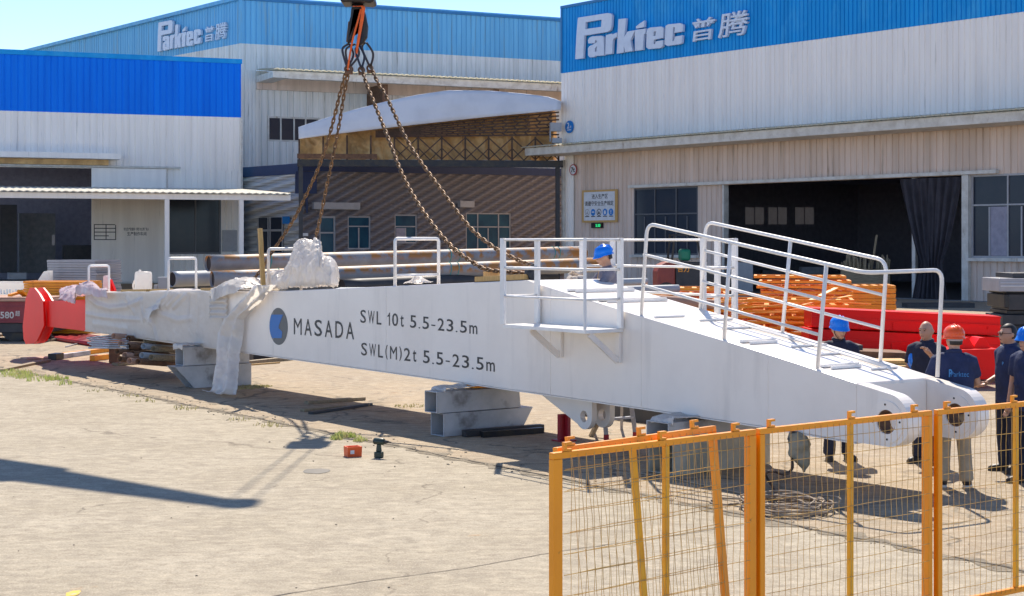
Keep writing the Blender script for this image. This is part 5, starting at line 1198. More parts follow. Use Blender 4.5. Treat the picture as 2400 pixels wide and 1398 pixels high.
for k in range(60): x = rnd.uniform(-1.1, 1.1); y = rnd.uniform(-.5, .5); h_ = rnd.uniform(.35, .95); q.bar((x, y, .9), (x + rnd.uniform(-.08, .08), y, 1.35 + h_ * .8), rnd.uniform(.05, .1), .05)
q.bar((.25, 0, 1.3), (.5, 0, 3.0), .1, .06); q.build('offcuts', M['wood_grey'], wc)
t = MB(); p = gnd(2215, 722); t.box(-1.5, 1.2, 0, 1.0, 0, .18); o = t.build('floor_plate', M['steel_dark'], None); o.location = p; tag(o, 'dark steel plate on the ground below the curtain', 'steel plate')
for i, (u, v, w, h, Y, mm, lab) in enumerate(((1735, 640, 1.3, 1.6, 80, 'frame_grey', 'grey cabinet standing just inside the workshop doorway'), (1905, 660, 1.2, 1.3, 84, 'dark_floor', 'dark crate deep inside the workshop doorway'), (1830, 650, 2.0, 1.1, 86, 'steel_dark', 'low dark bench deep inside the workshop doorway'))):
    p = at(u, v, Y); p.z = .03; b = MB(); b.box(-w / 2, w / 2, 0, .8, .1, h); b.box(-w / 2 + .1, w / 2 - .1, .1, .7, 0, .1); o = b.build('shop_cabinet', M[mm], None, bevel=.02); o.location = p; tag(o, lab, 'cabinet')

# ------------------------------------------------------------------ left side of the yard
tr = thing('trailer', 'faded red trailer with a painted number at the left edge', 'trailer', gnd(-10, 568 + H * F / 42), 0)
K = 42 / F; tx = lambda u: (u + 10) * K; tz = lambda v: H - (v - V0) * K
q = MB(); q.box(tx(-120), tx(118), 0, 2.2, tz(757), tz(707)); body = q.build('side_body', M['cart_red'], tr, bevel=.02)
q = MB(); q.box(tx(-121), tx(119), -.06, 2.26, tz(706.8), tz(703)); q.build('top_rail', M['rusty_tan'], tr)
q = MB(); q.box(tx(-118), tx(116), .1, 2.1, tz(702.8), tz(698)); q.build('load_cover', M['rusty_tan'], tr)
q = MB(); q.box(tx(-120), tx(112), .05, 2.1, tz(781), tz(757.5)); q.build('chassis', M['steel_dark'], tr, bevel=.02)
q = MB(); q.box(tx(-120), tx(118), -.03, 0, tz(757), tz(752)); q.box(tx(-120), tx(118), -.03, 0, tz(722), tz(719)); q.build('side_ribs', M['cart_red'], tr)
q = MB(); fit_text(q, "7580", lambda s, t: (tx(-10) + (tx(33) - tx(-10)) * s, -.012, tz(747) + (tz(731) - tz(747)) * t), .02); fit_text(q, "超", lambda s, t: (tx(36) + (tx(47) - tx(36)) * s, -.012, tz(741.5) + (tz(729) - tz(741.5)) * t), .01); q.build('number', M['trim_white'], body, fix=False)
for u in (-70, 33): q = MB(); q.ring(tx(u), .42, .06, .42, .1, .35, 20); q.build('wheel', M['steel_black'], tr)
# wrapped white beam with an upright end
wb = thing('wrapped_beam', 'white wrapped beam with an upright end behind the trailer', 'steel beam', gnd(50, 568 + H * F / 50), 0); K = 50 / F; wx = lambda u: (u - 50) * K; wz = lambda v: H - (v - V0) * K
q = MB(); q.box(wx(-90), wx(108), 0, .8, wz(700), wz(661)); q.build('beam_body', M['plastic'], wb, bevel=.03)
q = MB(); q.prism([(wx(84), wz(661)), (wx(100), wz(637)), (wx(111), wz(635)), (wx(113), wz(700)), (wx(108.5), wz(700)), (wx(108.5), wz(661))], .1, .6); q.build('end_plate', M['plastic'], wb, bevel=.01)
q = MB(); q.box(wx(-80), wx(100), .1, .7, 0, wz(700) - .003); q.build('skids', M['wood_grey'], wb)
q = MB(); r_ = random.Random(3)
for k in range(9): u = 2 + k * 7; q.box(wx(u), wx(u + 1.3), -.012, -.004, wz(688), wz(688 - r_.choice((9, 7, 10)))); q.box(wx(u), wx(u + r_.choice((2.5, 4))), -.012, -.004, wz(689), wz(687.5))
q.build('faint_marks', M['clad_blue_faded'], wb)
# grey gratings
gp = thing('grating', 'grey steel grating in the tall stack before the sliding door', 'grating', (0, 0, 0), group='gratings stacked before the sliding door')
q = MB(); q.box(0, 1.85, 0, .04, 0, .07); q.box(0, 1.85, 1.36, 1.4, 0, .07); q.box(0, .04, .04, 1.36, 0, .07); q.box(1.81, 1.85, .04, 1.36, 0, .07); q.build('rim', M['frame_grey'], gp)
q = MB()
for k in range(18): q.box(.08 + k * .096, .10 + k * .096, .04, 1.36, .02, .06)
for k in range(6): q.box(.04, 1.81, .2 + k * .2, .22 + k * .2, .025, .055)
q.build('bars', M['frame_grey'], gp); base = at(112, 700, 51); base.z = 0
for k in range(23): o = gp if k == 0 else dup(gp); o.location = base + Vector((rnd.uniform(-.03, .03), rnd.uniform(-.03, .03), .15 + k * .082 + (.05 if k > 13 else 0))); o.rotation_euler = (0, 0, -.35 + rnd.uniform(-.02, .02))
op = frame_proto('steel_pallet', 'finely ribbed orange pallet in the low pile behind the red head', 1.9, 1.0, .06, 'orange', 'orange pallets behind the red head', 16); base = at(55, 700, 44); base.z = 0
for k in range(21): o = op if k == 0 else dup(op); o.location = base + Vector((rnd.uniform(-.02, .02), 0, .10 + k * .070)); o.rotation_euler = (0, 0, -.06 + rnd.uniform(-.02, .02))
for u0, v0, u1, v1, lab in ((22, 693, 52, 684, 'loose orange offcut on the trailer, left one'), (46, 682, 62, 696, 'loose orange offcut on the trailer, right one')):
    p, q_ = at(u0, v0, 42.5), at(u1, v1, 42.8); c = (p + q_) / 2; b = MB(); b.bar(p - c, q_ - c, .16, .06); o = b.build('offcut', M['orange'], None); o.location = c; tag(o, lab, 'offcut')
# white bin, grey post box, red wrapped cone
wbn = thing('plastic_drum', 'white plastic drum standing before the sliding door', 'drum', gnd(336, 568 + H * F / 56)); K = 56 / F; r0 = 20 * K
zt_ = H - (637 - V0) * K
q = MB(); q.lathe([(0, 0), (r0 * .95, 0), (r0, .06), (r0, zt_ - .12), (r0 * .92, zt_ - .02), (r0 * .8, zt_), (0, zt_)], n=24); q.build('drum_body', M['plastic'], wbn, smooth=True)
q = MB(); q.lathe([(0, 0), (r0 * .16, 0), (r0 * .16, .06), (0, .06)], (-.12, 0, zt_ + .003), 12); q.build('cap', M['plastic'], wbn)
q = MB(); q.tube(smooth_path([(-r0 * .98, 0, zt_ - .3), (-r0 * 1.2, 0, zt_ - .5), (-r0 * .98, 0, zt_ - .75)], 5), .035, 6); q.build('handle', M['plastic'], wbn)
b = MB(); K = 56 / F; b.box(-.16, .22, 0, .3, 0, H - (650 - V0) * K); b.box(-.30, -.17, 0, .1, 0, H - (668 - V0) * K); o = b.build('post_box', M['grey_pipe'], None, bevel=.02); o.location = gnd(380, 568 + H * F / 56); tag(o, 'small grey steel box between the drum and the grey pipe', 'box')
rc = thing('wrapped_bracket', 'red angular bracket half wrapped in pink plastic behind the first hoop', 'bracket', gnd(252, 568 + H * F / 47)); K = 47 / F; zz = lambda v: H - (v - V0) * K
q = MB(); q.prism([((258 - 252) * K, .0), ((272 - 252) * K, 0), ((268 - 252) * K, zz(681)), ((258 - 252) * K, zz(656)), ((256 - 252) * K, zz(656))], 0, .25); q.build('red_plate', M['red'], rc)
q = MB(); q.prism([((238 - 252) * K, 0), ((257 - 252) * K, 0), ((255 - 252) * K, zz(654)), ((250 - 252) * K, zz(646)), ((242 - 252) * K, zz(647))], -.03, .28); q.build('plastic_wrap', M['plastic_pink'], rc, bevel=.03)
# red bars, pipes and rusty tubes under the boom at the left
def rod_pile(label, grp, rows, m, name='steel_tube', cat='tube', rr=None):
    for i, (u0, v0, Y0, u1, v1, Y1, r) in enumerate(rows):
        p, q_ = at(u0, v0, Y0), at(u1, v1, Y1); p.z = max(p.z, r + .003); q_.z = max(q_.z, r + .003); c = (p + q_) / 2; b = MB(); n = 12; d = (q_ - p)
        b.tube([p - c, q_ - c], r, n, caps=False); b.tube([p - c + d * .001, q_ - c - d * .001], r * .82, n, caps=False)
        for e in (0, 1): b.f += [(e * n + k, e * n + (k + 1) % n, 2 * n + e * n + (k + 1) % n, 2 * n + e * n + k) for k in range(n)]; b.m += [0] * n
        b.mi = 1; b.tube([p - c + d.normalized() * .15, q_ - c - d.normalized() * .15], r * .8, n)  # dark plug inside the tube for the shade behind its open ends
        o = b.build(name, [M[m if isinstance(m, str) else m[i % len(m)]], M['pipe_in']], None, smooth=True); o.location = c; tag(o, label, cat, grp)
rows = []
Lz = [(272, 788, 31.2), (296, 793, 31.1), (318, 788, 31.4), (340, 797, 30.9), (362, 803, 31.2), (285, 806, 30.8), (306, 812, 30.6), (330, 812, 30.5), (355, 818, 30.4), (272, 824, 30.3), (292, 833, 30.1), (312, 829, 30.3), (336, 833, 30.0), (360, 838, 29.8), (276, 842, 29.9), (300, 846, 29.7), (322, 848, 29.6)]
for k, (u, v, Y) in enumerate(Lz): rows.append((u + (k * 37 % 13) - 6, v, Y, u + 120, v + 8, Y + 1.7, .058))
rod_pile('open ended rusty tube in the heap under the narrow boom end', 'rusty tubes heaped under the boom', rows, ('rusty_tan', 'rust', 'grey_pipe', 'wood_grey', 'rust'))
rows = [(204 + (k * 5) % 13, 793 + 3.8 * k, 33.2 - .22 * k, 300, 783 + 5.6 * k, 31.6 - .22 * k, .017) for k in range(7)]
rod_pile('silver tube beside the rusty tubes under the boom', 'silver tubes under the boom', rows, 'galv')
rows = []
for k in range(6):
    p, q_ = gnd(100 + 6 * k, 779 + 4 * k), gnd(300 - 12 * k, 806 + 2 * k); rows.append((100 + 6 * k, 779 + 4 * k - 3, p.y, 300 - 12 * k, 806 + 2 * k - 3, q_.y, .06))
rod_pile('dark red bar in the bundle lying beyond the red head', 'dark red bars beyond the red head', rows, 'red_dark', 'steel_bar', 'steel bar')
K = 30 / F; b = MB(); b.box(-.11, .11, 0, .1, 0, .62); b.box(-.09, -.04, 0, .1, .62, .70); b.box(.03, .08, 0, .1, .62, .74); o = b.build('rusty_stake_post', M['rust'], None); o.location = gnd(267, 852); tag(o, 'rusty flat stake holding the heap of tubes', 'post')
b = MB(); b.box(-.12, .12, -.008, .002, 0, .09); o = b.build('tag_plate', M['orange'], None); o.location = gnd(267, 852) + Vector((0, -.004, .42)); tag(o, 'small orange plate on the rusty stake', 'plate')
gtimber('grey steel bar with a dark end lying before the heap of tubes', 130, 843, 205, 832, .16, .10, 'galv', 'steel_bar', 'steel bar')
gtimber('dark block at the left end of the grey steel bar', 122, 845, 140, 842, .20, .14, 'steel_black', 'steel_block', 'block')
gtimber('orange beam lying beside the rusty stake', 150, 838, 262, 824, .14, .10, 'orange', 'steel_bar', 'steel bar')
gtimber('short orange block in front of the rusty stake', 216, 847, 250, 843, .14, .12, 'orange', 'steel_block', 'block')
gtimber('brown board lying flat by the weeds at the left', 55, 843, 128, 840, .50, .03, 'rusty_tan')
gtimber('long thin batten across the ground at the left edge', 0, 789, 62, 785, .12, .06, 'wood_grey')
gtimber('second long batten beyond the red head', 98, 802, 170, 797, .12, .06, 'wood_grey')
gtimber('long dark board by the weeds at the left edge', 0, 872, 112, 848, .14, .05, 'wood_grey')
gtimber('flat timber under the rusty tubes', 270, 858, 370, 850, .20, .06, 'wood_grey')
gtimber('thin steel rod sticking out from the silver tubes', 154, 815, 208, 801, .03, .03, 'galv', 'steel_rod', 'rod')
# ------------------------------------------------------------------ small things on the near slab
p = gnd(827, 1070); bx = thing('tool_box', 'small orange red box with a pale sticker on the near slab', 'box', p, .45)
q = MB(); q.add([(-.09, -.07, 0), (.09, -.07, 0), (.09, .07, 0), (-.09, .07, 0), (-.095, -.075, .125), (.095, -.075, .125), (.095, .075, .125), (-.095, .075, .125), (-.08, -.06, .125), (.08, -.06, .125), (.08, .06, .125), (-.08, .06, .125), (-.08, -.06, .03), (.08, -.06, .03), (.08, .06, .03), (-.08, .06, .03)],
      [(0, 1, 5, 4), (1, 2, 6, 5), (2, 3, 7, 6), (3, 0, 4, 7), (3, 2, 1, 0), (4, 5, 9, 8), (5, 6, 10, 9), (6, 7, 11, 10), (7, 4, 8, 11), (8, 9, 13, 12), (9, 10, 14, 13), (10, 11, 15, 14), (11, 8, 12, 15), (12, 13, 14, 15)]); q.build('box_body', M['box_orange'], bx)
q = MB(); q.box(-.06, -.01, -.082, -.0765, .04, .085); q.build('sticker', M['white_paint'], bx); q = MB(); q.box(-.075, .075, -.055, .055, .032, .10); q.build('contents', M['strap_orange'], bx)
p = gnd(888, 1073); dr = thing('cordless_drill', 'dark green cordless drill standing on its battery on the near slab', 'drill', p, -.5)
q = MB(); q.box(-.05, .05, -.04, .04, 0, .075); q.build('battery', M['drill_green'], dr, bevel=.012)
q = MB(); q.prism([(-.035, .076), (.035, .076), (.022, .165), (-.022, .165)], -.02, .02); q.build('grip', M['drill_green'], dr, bevel=.008)
q = MB(); q.tube([(-.07, 0, .20), (-.06, 0, .20), (.06, 0, .20), (.085, 0, .20)], [.03, .042, .042, .03], 12); q.build('motor_housing', M['drill_green'], dr, smooth=True)
q = MB(); q.tube([(.086, 0, .20), (.11, 0, .20), (.135, 0, .20)], [.024, .024, .012], 10); q.tube([(.135, 0, .20), (.18, 0, .20)], .006, 6); q.build('chuck', M['steel_dark'], dr, smooth=True)
# rope coil
c = gnd(1845, 1196); rp = thing('rope_coil', 'heaped coil of brown rope on the slab behind the fence', 'rope', c)
q = MB(); pts = []; r_ = random.Random(11)
for k in range(15 * 22):
    a = 2 * math.pi * k / 22; l = k / 22; rx = .36 + .09 * math.sin(l * 2.4) + .05 * math.sin(l * 5.1); ry = .34 + .10 * math.sin(l * 1.7 + 1); 
    pts.append((rx * math.cos(a) * 1.0 + .06 * math.sin(l * 3.3), ry * math.sin(a) * 1.15 + .06 * math.cos(l * 2.2), .014 + .006 * l + .02 * math.sin(a * 2 + l) ** 2))
q.tube(smooth_path(pts, 2), .0085, 6); q.build('coil', M['rope'], rp, smooth=True)
q = MB(); q.tube(smooth_path([gnd(u, v) - c + Vector((0, 0, z)) for u, v, z in ((1790, 1185, .05), (1740, 1182, .012), (1690, 1186, .012), (1664, 1179, .012), (1690, 1171, .012), (1750, 1173, .012), (1800, 1178, .03), (1830, 1200, .05))], 8), .0085, 6); q.tube(smooth_path([gnd(u, v) - c + Vector((0, 0, .012)) for u, v in ((1820, 1178), (1720, 1155), (1600, 1130), (1500, 1112), (1420, 1098))], 8), .008, 6); q.build('loose_turn', M['rope'], rp, smooth=True)
# cloth bag and cable hanging below the boom
x, z = BF.hit(1868, 1012, -.02); bg = thing('cloth_bag', 'khaki cloth bag tied under the boom behind the fence', 'bag', BF.P(x, -.03, z), BF.rz)
def bagf(s, t):
    a = 2 * math.pi * s; w = [(0, .03), (.06, .10), (.3, .135), (.6, .12), (.82, .07), (.92, .025), (1, .012)]
    for (q0, w0), (q1, w1) in zip(w, w[1:]):
        if t <= q1: r = w0 + (w1 - w0) * (t - q0) / (q1 - q0); break
    n = 1 + .22 * fbm((math.cos(a) * 1.6, math.sin(a) * 1.6, t * 4), 3); return (r * n * math.cos(a) + .10 * t + .02 * math.sin(t * 9), r * n * .7 * math.sin(a), -.42 * t)
q = MB(); q.grid(bagf, 26, 26); q.build('bag_body', M['khaki'], bg, smooth=True)
q = MB(); q.tube(smooth_path([(-.02, 0, .0), (-.03, -.02, -.05), (-.04, -.03, -.10)], 5), [.05] * 11, 8); q.build('neck_tie', M['steel_black'], bg)
cb = MB(); P_ = [BF.P(x - .03, -.06, z - .1) ]; a = gnd(1800, 1155)
pts = [at(1853, 1045, 16.9), at(1856, 1075, 16.8), at(1856, 1100, 16.6), at(1838, 1112, 16.4), at(1815, 1105, 16.2), at(1797, 1108, 16.0), gnd(1797, 1140) + Vector((0, 0, .1)), gnd(1815, 1152) + Vector((0, 0, .012)), gnd(1818, 1164) + Vector((0, 0, .012)), gnd(1800, 1172) + Vector((0, 0, .012))]
for p in pts: p.z = max(p.z, .012)
tag(cb.tube(smooth_path(pts, 8), .016, 7).build('cable', M['cable'], None, smooth=True), 'brown cable drooping from the cloth bag to the rope coil', 'cable')

# ------------------------------------------------------------------ weeds
def weeds(name, label, spots, seed, hmax=.16, m='grass'):
    r_ = random.Random(seed); b = MB()
    for (c, rad, n) in spots:
        for k in range(n):
            a = r_.uniform(0, 6.283); d = rad * math.sqrt(r_.random()); p = c + Vector((d * math.cos(a), d * math.sin(a), 0)); h_ = hmax * r_.uniform(.3, 1) * (1.15 - d / rad * .6); l = Vector((r_.uniform(-1, 1), r_.uniform(-1, 1), 0)) * h_ * .55; w = r_.uniform(.004, .011); s = Vector((w, w * r_.uniform(-1, 1), 0))
            b.add([p - s, p + s, p + l * .4 + Vector((0, 0, h_ * .6)) + s * .7, p + l * .4 + Vector((0, 0, h_ * .6)) - s * .7, p + l + Vector((0, 0, h_ * r_.uniform(.75, 1)))], [(0, 1, 2, 3), (3, 2, 4)])
    o = b.build(name, M[m], None, fix=False); return tag(o, label, 'weeds', kind='stuff')
sp = []
for u, v, rad, n in ((20, 876, .5, 130), (45, 882, .35, 110), (70, 887, .3, 50), (105, 892, .35, 60), (130, 890, .25, 80), (150, 902, .2, 25)): sp.append((gnd(u, v), rad, n))
weeds('weeds', 'green weeds growing along the slab joint at the left edge', sp, 1, .16)
sp = [(gnd(808, 1025), .16, 160), (gnd(790, 1030), .1, 50), (gnd(845, 1035), .10, 40)]
weeds('weeds', 'green weed tuft in the slab joint by the orange box', sp, 2, .13)
sp = [(gnd(u, v), .2, 16) for u, v in ((345, 942), (430, 958), (440, 960), (560, 985), (625, 997), (640, 1000), (300, 930), (230, 918))]
M['dry'] = mat('dry weeds', (.46, .40, .20), (.34, .32, .14), .8, scale=5, transl=.4)
weeds('weeds', 'thin dry weeds along the middle of the slab joint', sp, 3, .10, 'dry')
sp = [(gnd(590, 908), .35, 150), (gnd(615, 906), .2, 60), (gnd(960, 953), .3, 60), (gnd(570, 912), .2, 60)]
weeds('weeds', 'low olive weeds on the slab beyond the hanging sheet', sp, 4, .06, 'dry')

r_ = random.Random(5); b = MB()
for k in range(420):
    if r_.random() < .82: c = gnd(0, 862) + (gnd(2400, 1340) - gnd(0, 862)) * r_.random() + JN * (r_.gauss(.05, .22))
    else: c = gnd(r_.uniform(0, 2400), r_.uniform(900, 1398))
    a = r_.uniform(.003, .009) * (1.4 if c.y > 18 else 1); b.sphere(c + Vector((0, 0, a * .5)), a * r_.uniform(.8, 1.6), a, a * .7, 6)
M['grit'] = mat('grit', (.34, .28, .20), (.20, .16, .11), .9, scale=40)
tag(b.build('grit', M['grit'], None), 'loose grit and pebbles scattered along the slab joint', 'grit', kind='stuff')
# ------------------------------------------------------------------ orange mesh fence
def fence_panel(label, A, B, zt, mids, zb=.13, wp=.06, tilt=0, cols=None, group='orange fence panels', lpost=True, rpost=True, grow=0):
    D = (B - A); L_ = D.length; rz = math.atan2(D.y, D.x)
    t = thing('mesh_barrier', label, 'fence', A, group=group, rot=(tilt, 0, rz))
    q = MB(); q.box(0, L_, -.02, .02, zt - .036, zt); q.build('top_rail', M['fence_orange'], t, bevel=.004)
    q = MB(); q.box(wp + .001, L_ - wp - .001, -.018, .018, zb, zb + .04); q.build('bottom_rail', M['fence_orange'], t, bevel=.004)
    for on, x in ((lpost, 0), (rpost, L_ - wp)):
        if on: q = MB(); q.box(x, x + wp, -.022, .022, 0, zt - .0365); q.build('post', M['fence_orange'], t, bevel=.005)
    for m_ in mids:
        x = m_ * L_; q = MB(); q.box(x - .019, x + .019, -.014, .014, zb + .041, zt - .037); q.build('mid_post', M['fence_yellow'], t, bevel=.003)
    q = MB(); r_ = random.Random(len(label)); x = wp + .06; r = .0021
    while x < L_ - wp:
        q.tube([(x + .004 * math.sin(z * 9 + x * 20) + r_.uniform(-.002, .002), -.026 if k % 2 else -.021, z) for k, z in enumerate([zb + .02 + (zt - zb - .04) * i / 10 for i in range(11)])], r, 4); x += .058 + r_.uniform(-.003, .003)
    z = zb + .12
    while z < zt - .06:
        q.tube([(wp + (L_ - 2 * wp) * i / 8, -.030, z + r_.uniform(-.003, .003)) for i in range(9)], r, 4); z += .115
    q.build('wire_mesh', M['wire'], t)
    for x in (.09, L_ * .5 + .0, L_ - .2):
        q = MB(); q.box(x, x + .018, -.012, .012, zt + .001, zt + .05); q.box(x + .0185, x + .055, -.012, .012, zt + .036, zt + .05); q.box(x + .0185, x + .055, -.012, .012, zt + .001, zt + .012); q.build('hook_plate', M['orange'], t)
    return t
fp = lambda u, v, zt: (lambda Y: Vector(((u - U0) / F * Y, Y, 0)))((H - zt) * F / (v - V0))
ZT_ = 1.5
A1, B1 = fp(1292, 1062, ZT_), fp(1767, 1006, ZT_); B2 = fp(2180, 962, ZT_); C2 = fp(2400, 941, ZT_); dC = (C2 - B2).normalized(); C2 = B2 + dC * 1.72
fence_panel('near left fence panel with its wide orange end post', A1, B1, ZT_, (.535,), wp=.066)
gap = (B2 - B1).normalized() * .035
fence_panel('middle fence panel under the boom lug', B1 + gap + Vector((0, 0, 0)), B2, ZT_, (.51,), wp=.045)
fence_panel('right fence panel running out of the frame', B2 + dC * .06, C2, ZT_, (.53,), wp=.045)
for (P_, lab, w_) in ((B1 + gap * .5, 'thick orange post between the near left and middle fence panels', .055), (B2 + dC * .03, 'thick orange post between the middle and right fence panels', .058)):
    D = (B2 - B1); q = MB(); q.box(-w_ / 2 - .0, w_ / 2, .024, .075, 0, ZT_ - .03); q.box(-.12, .12, -.10, .20, 0, .012); o = q.build('fence_post', M['fence_orange'], None, bevel=.004); o.location = P_; o.rotation_euler = (0, 0, math.atan2(D.y, D.x)); tag(o, lab, 'fence post')
# spare panel leaning behind the first
Df = (B1 - A1); bk_ = Vector((-Df.y, Df.x, 0)).normalized()
A3 = A1 + Df * .065 - bk_ * .075; B3 = A3 + Df * .775
t = fence_panel('spare fence panel leaning behind the near left panel', A3, B3, ZT_ + .022, (.46,), wp=.04, lpost=False); t.rotation_euler = (R(-5.2), R(-1.0), t.rotation_euler.z)
# ------------------------------------------------------------------ people
def remeshed(name, mb, m, parent, vox=.014, extra=None, smooth_it=4):
    """melt overlapping tapered forms into ONE continuous surface"""
    o = mb.build(name, m, None); q = o.modifiers.new('r', 'REMESH'); q.mode = 'VOXEL'; q.voxel_size = vox
    s = o.modifiers.new('s', 'SMOOTH'); s.factor = .5; s.iterations = smooth_it
    bpy.context.view_layer.update(); dg = bpy.context.evaluated_depsgraph_get(); me = bpy.data.meshes.new_from_object(o.evaluated_get(dg))
    old = o.data; o.modifiers.clear(); o.data = me; bpy.data.meshes.remove(old); o.name = name
    if extra is not None and extra.v:
        b = bmesh.new(); b.from_mesh(me); n0 = len(b.verts); vs = [b.verts.new(p) for p in extra.v]
        for f, mi in zip(extra.f, extra.m):
            try: nf = b.faces.new([vs[i] for i in f]); nf.material_index = mi
            except ValueError: pass
        b.to_mesh(me); b.free()
    me.polygons.foreach_set('use_smooth', [True] * len(me.polygons))
    if parent: o.parent = parent
    return o
def rot_head(p, yaw, pitch):
    return Matrix.Rotation(yaw, 3, 'Z') @ Matrix.Rotation(pitch, 3, 'X') @ p
def head_forms(c, yaw, pitch):
    def fn(p, q):
        k = max(0, -p.z); q = q.copy(); q.x *= 1 - .30 * k * k; 
        if p.y < 0: q.y *= 1 + .04 * k
        else: q.y *= 1 - .28 * k
        if p.y < -.2: q.y += .010 * math.exp(-((p.z - .05) / .12) ** 2) * (1 if abs(p.x) > .2 else .4) * .9
        return rot_head(q, yaw, pitch)
    b = MB(); b.sphere(c, .077, .098, .118, 24, fn)
    T = lambda x, y, z: Vector(c) + rot_head(Vector((x, y, z)), yaw, pitch)
    b.tube([T(0, -.090, .022), T(0, -.104, -.004), T(0, -.113, -.026), T(0, -.098, -.036)], [.010, .012, .017, .012], 8)
    b.tube([T(-.045, -.086, .030), T(0, -.097, .032), T(.045, -.086, .030)], [.010, .010, .010], 8)
    b.tube([T(0, -.078, -.082), T(0, -.090, -.092)], [.03, .016], 8)
    b.tube([T(-.022, -.089, -.056), T(0, -.097, -.055), T(.022, -.089, -.056)], [.008, .011, .008], 8)
    for s in (-1, 1): b.tube([T(s * .074, .002, .020), T(s * .086, .014, .006), T(s * .080, .006, -.026)], [.012, .016, .010], 8, ry=[.018, .024, .014])
    e = MB(); e.mi = 1
    for s in (-1, 1):
        e.sphere(T(s * .031, -.0935, .010), .012, .006, .0055, 10); e.tube([T(s * .018, -.1005, .030), T(s * .034, -.0985, .033), T(s * .05, -.090, .028)], .0045, 5)
    e.mi = 2; e.tube([T(-.024, -.0975, -.0565), T(0, -.1065, -.0555), T(.024, -.0975, -.0565)], [.003, .0052, .003], 6)
    return b, e, T
def hand_forms(b, w, d, n, side, curl=.5, r=1.0, spread=1.0):
    """palm, four fingers of different lengths and a thumb; w wrist, d direction, n palm normal"""
    w = Vector(w); d = Vector(d).normalized(); n = (Vector(n) - d * Vector(n).dot(d)).normalized(); a = d.cross(n) * side
    b.tube([w - d * .02, w + d * .02, w + d * .06, w + d * .092], [.024 * r, .032 * r, .041 * r, .038 * r], 10, ry=[.020 * r, .017 * r, .016 * r, .012 * r]) if abs(a.x) > .5 else b.tube([w - d * .02, w + d * .02, w + d * .06, w + d * .092], [.022 * r, .026 * r, .030 * r, .028 * r], 10)
    for k, (off, L_) in enumerate(((.030, .068), (.010, .078), (-.010, .072), (-.030, .056))):
        p0 = w + d * .085 + a * off * spread; c1 = curl * .5; c2 = curl * 1.1; c3 = curl * 1.6
        p1 = p0 + (d * math.cos(c1) + n * math.sin(c1)) * L_ * .45; p2 = p1 + (d * math.cos(c2) + n * math.sin(c2)) * L_ * .32; p3 = p2 + (d * math.cos(c3) + n * math.sin(c3)) * L_ * .27
        b.tube([p0, p1, p2, p3], [.0095 * r, .0088 * r, .008 * r, .0062 * r], 7)
    p0 = w + d * .025 + a * .028; b.tube([p0, p0 + d * .030 + a * .026 + n * .012, p0 + d * .060 + a * .032 + n * .028, p0 + d * .080 + a * .028 + n * .04], [.013 * r, .0115 * r, .010 * r, .0075 * r], 7)
def helmet(name, T, parent, m, label=None):
    b = MB()
    prof = [(.137, -.010), (.134, .0), (.124, .010), (.123, .04), (.118, .075), (.094, .108), (.06, .128), (.025, .137), (0.0005, .138)]
    q = MB(); q.lathe(prof, (0, 0, 0), 28, .96, 1.10)
    for i, p in enumerate(q.v):
        if p.z < .014 and p.y < -.05: p.y -= .028 * (-p.y / .17); p.z -= .012
        elif p.z < .014 and p.y > .02: p.y -= .012
    q.tube([(0, -.135, .035), (0, -.10, .105), (0, 0, .143), (0, .10, .110), (0, .132, .04)], .012, 8)
    for s in (-.045, .045): q.tube([(s, -.128, .04), (s, -.09, .105), (s, 0, .135), (s, .09, .108), (s, .125, .04)], .008, 6)
    b.add([T(p.x * .92, p.y * .96 + .006, p.z * .98 + .030) for p in q.v], q.f); o = b.build(name, m, parent, smooth=True, thick=.004); return o
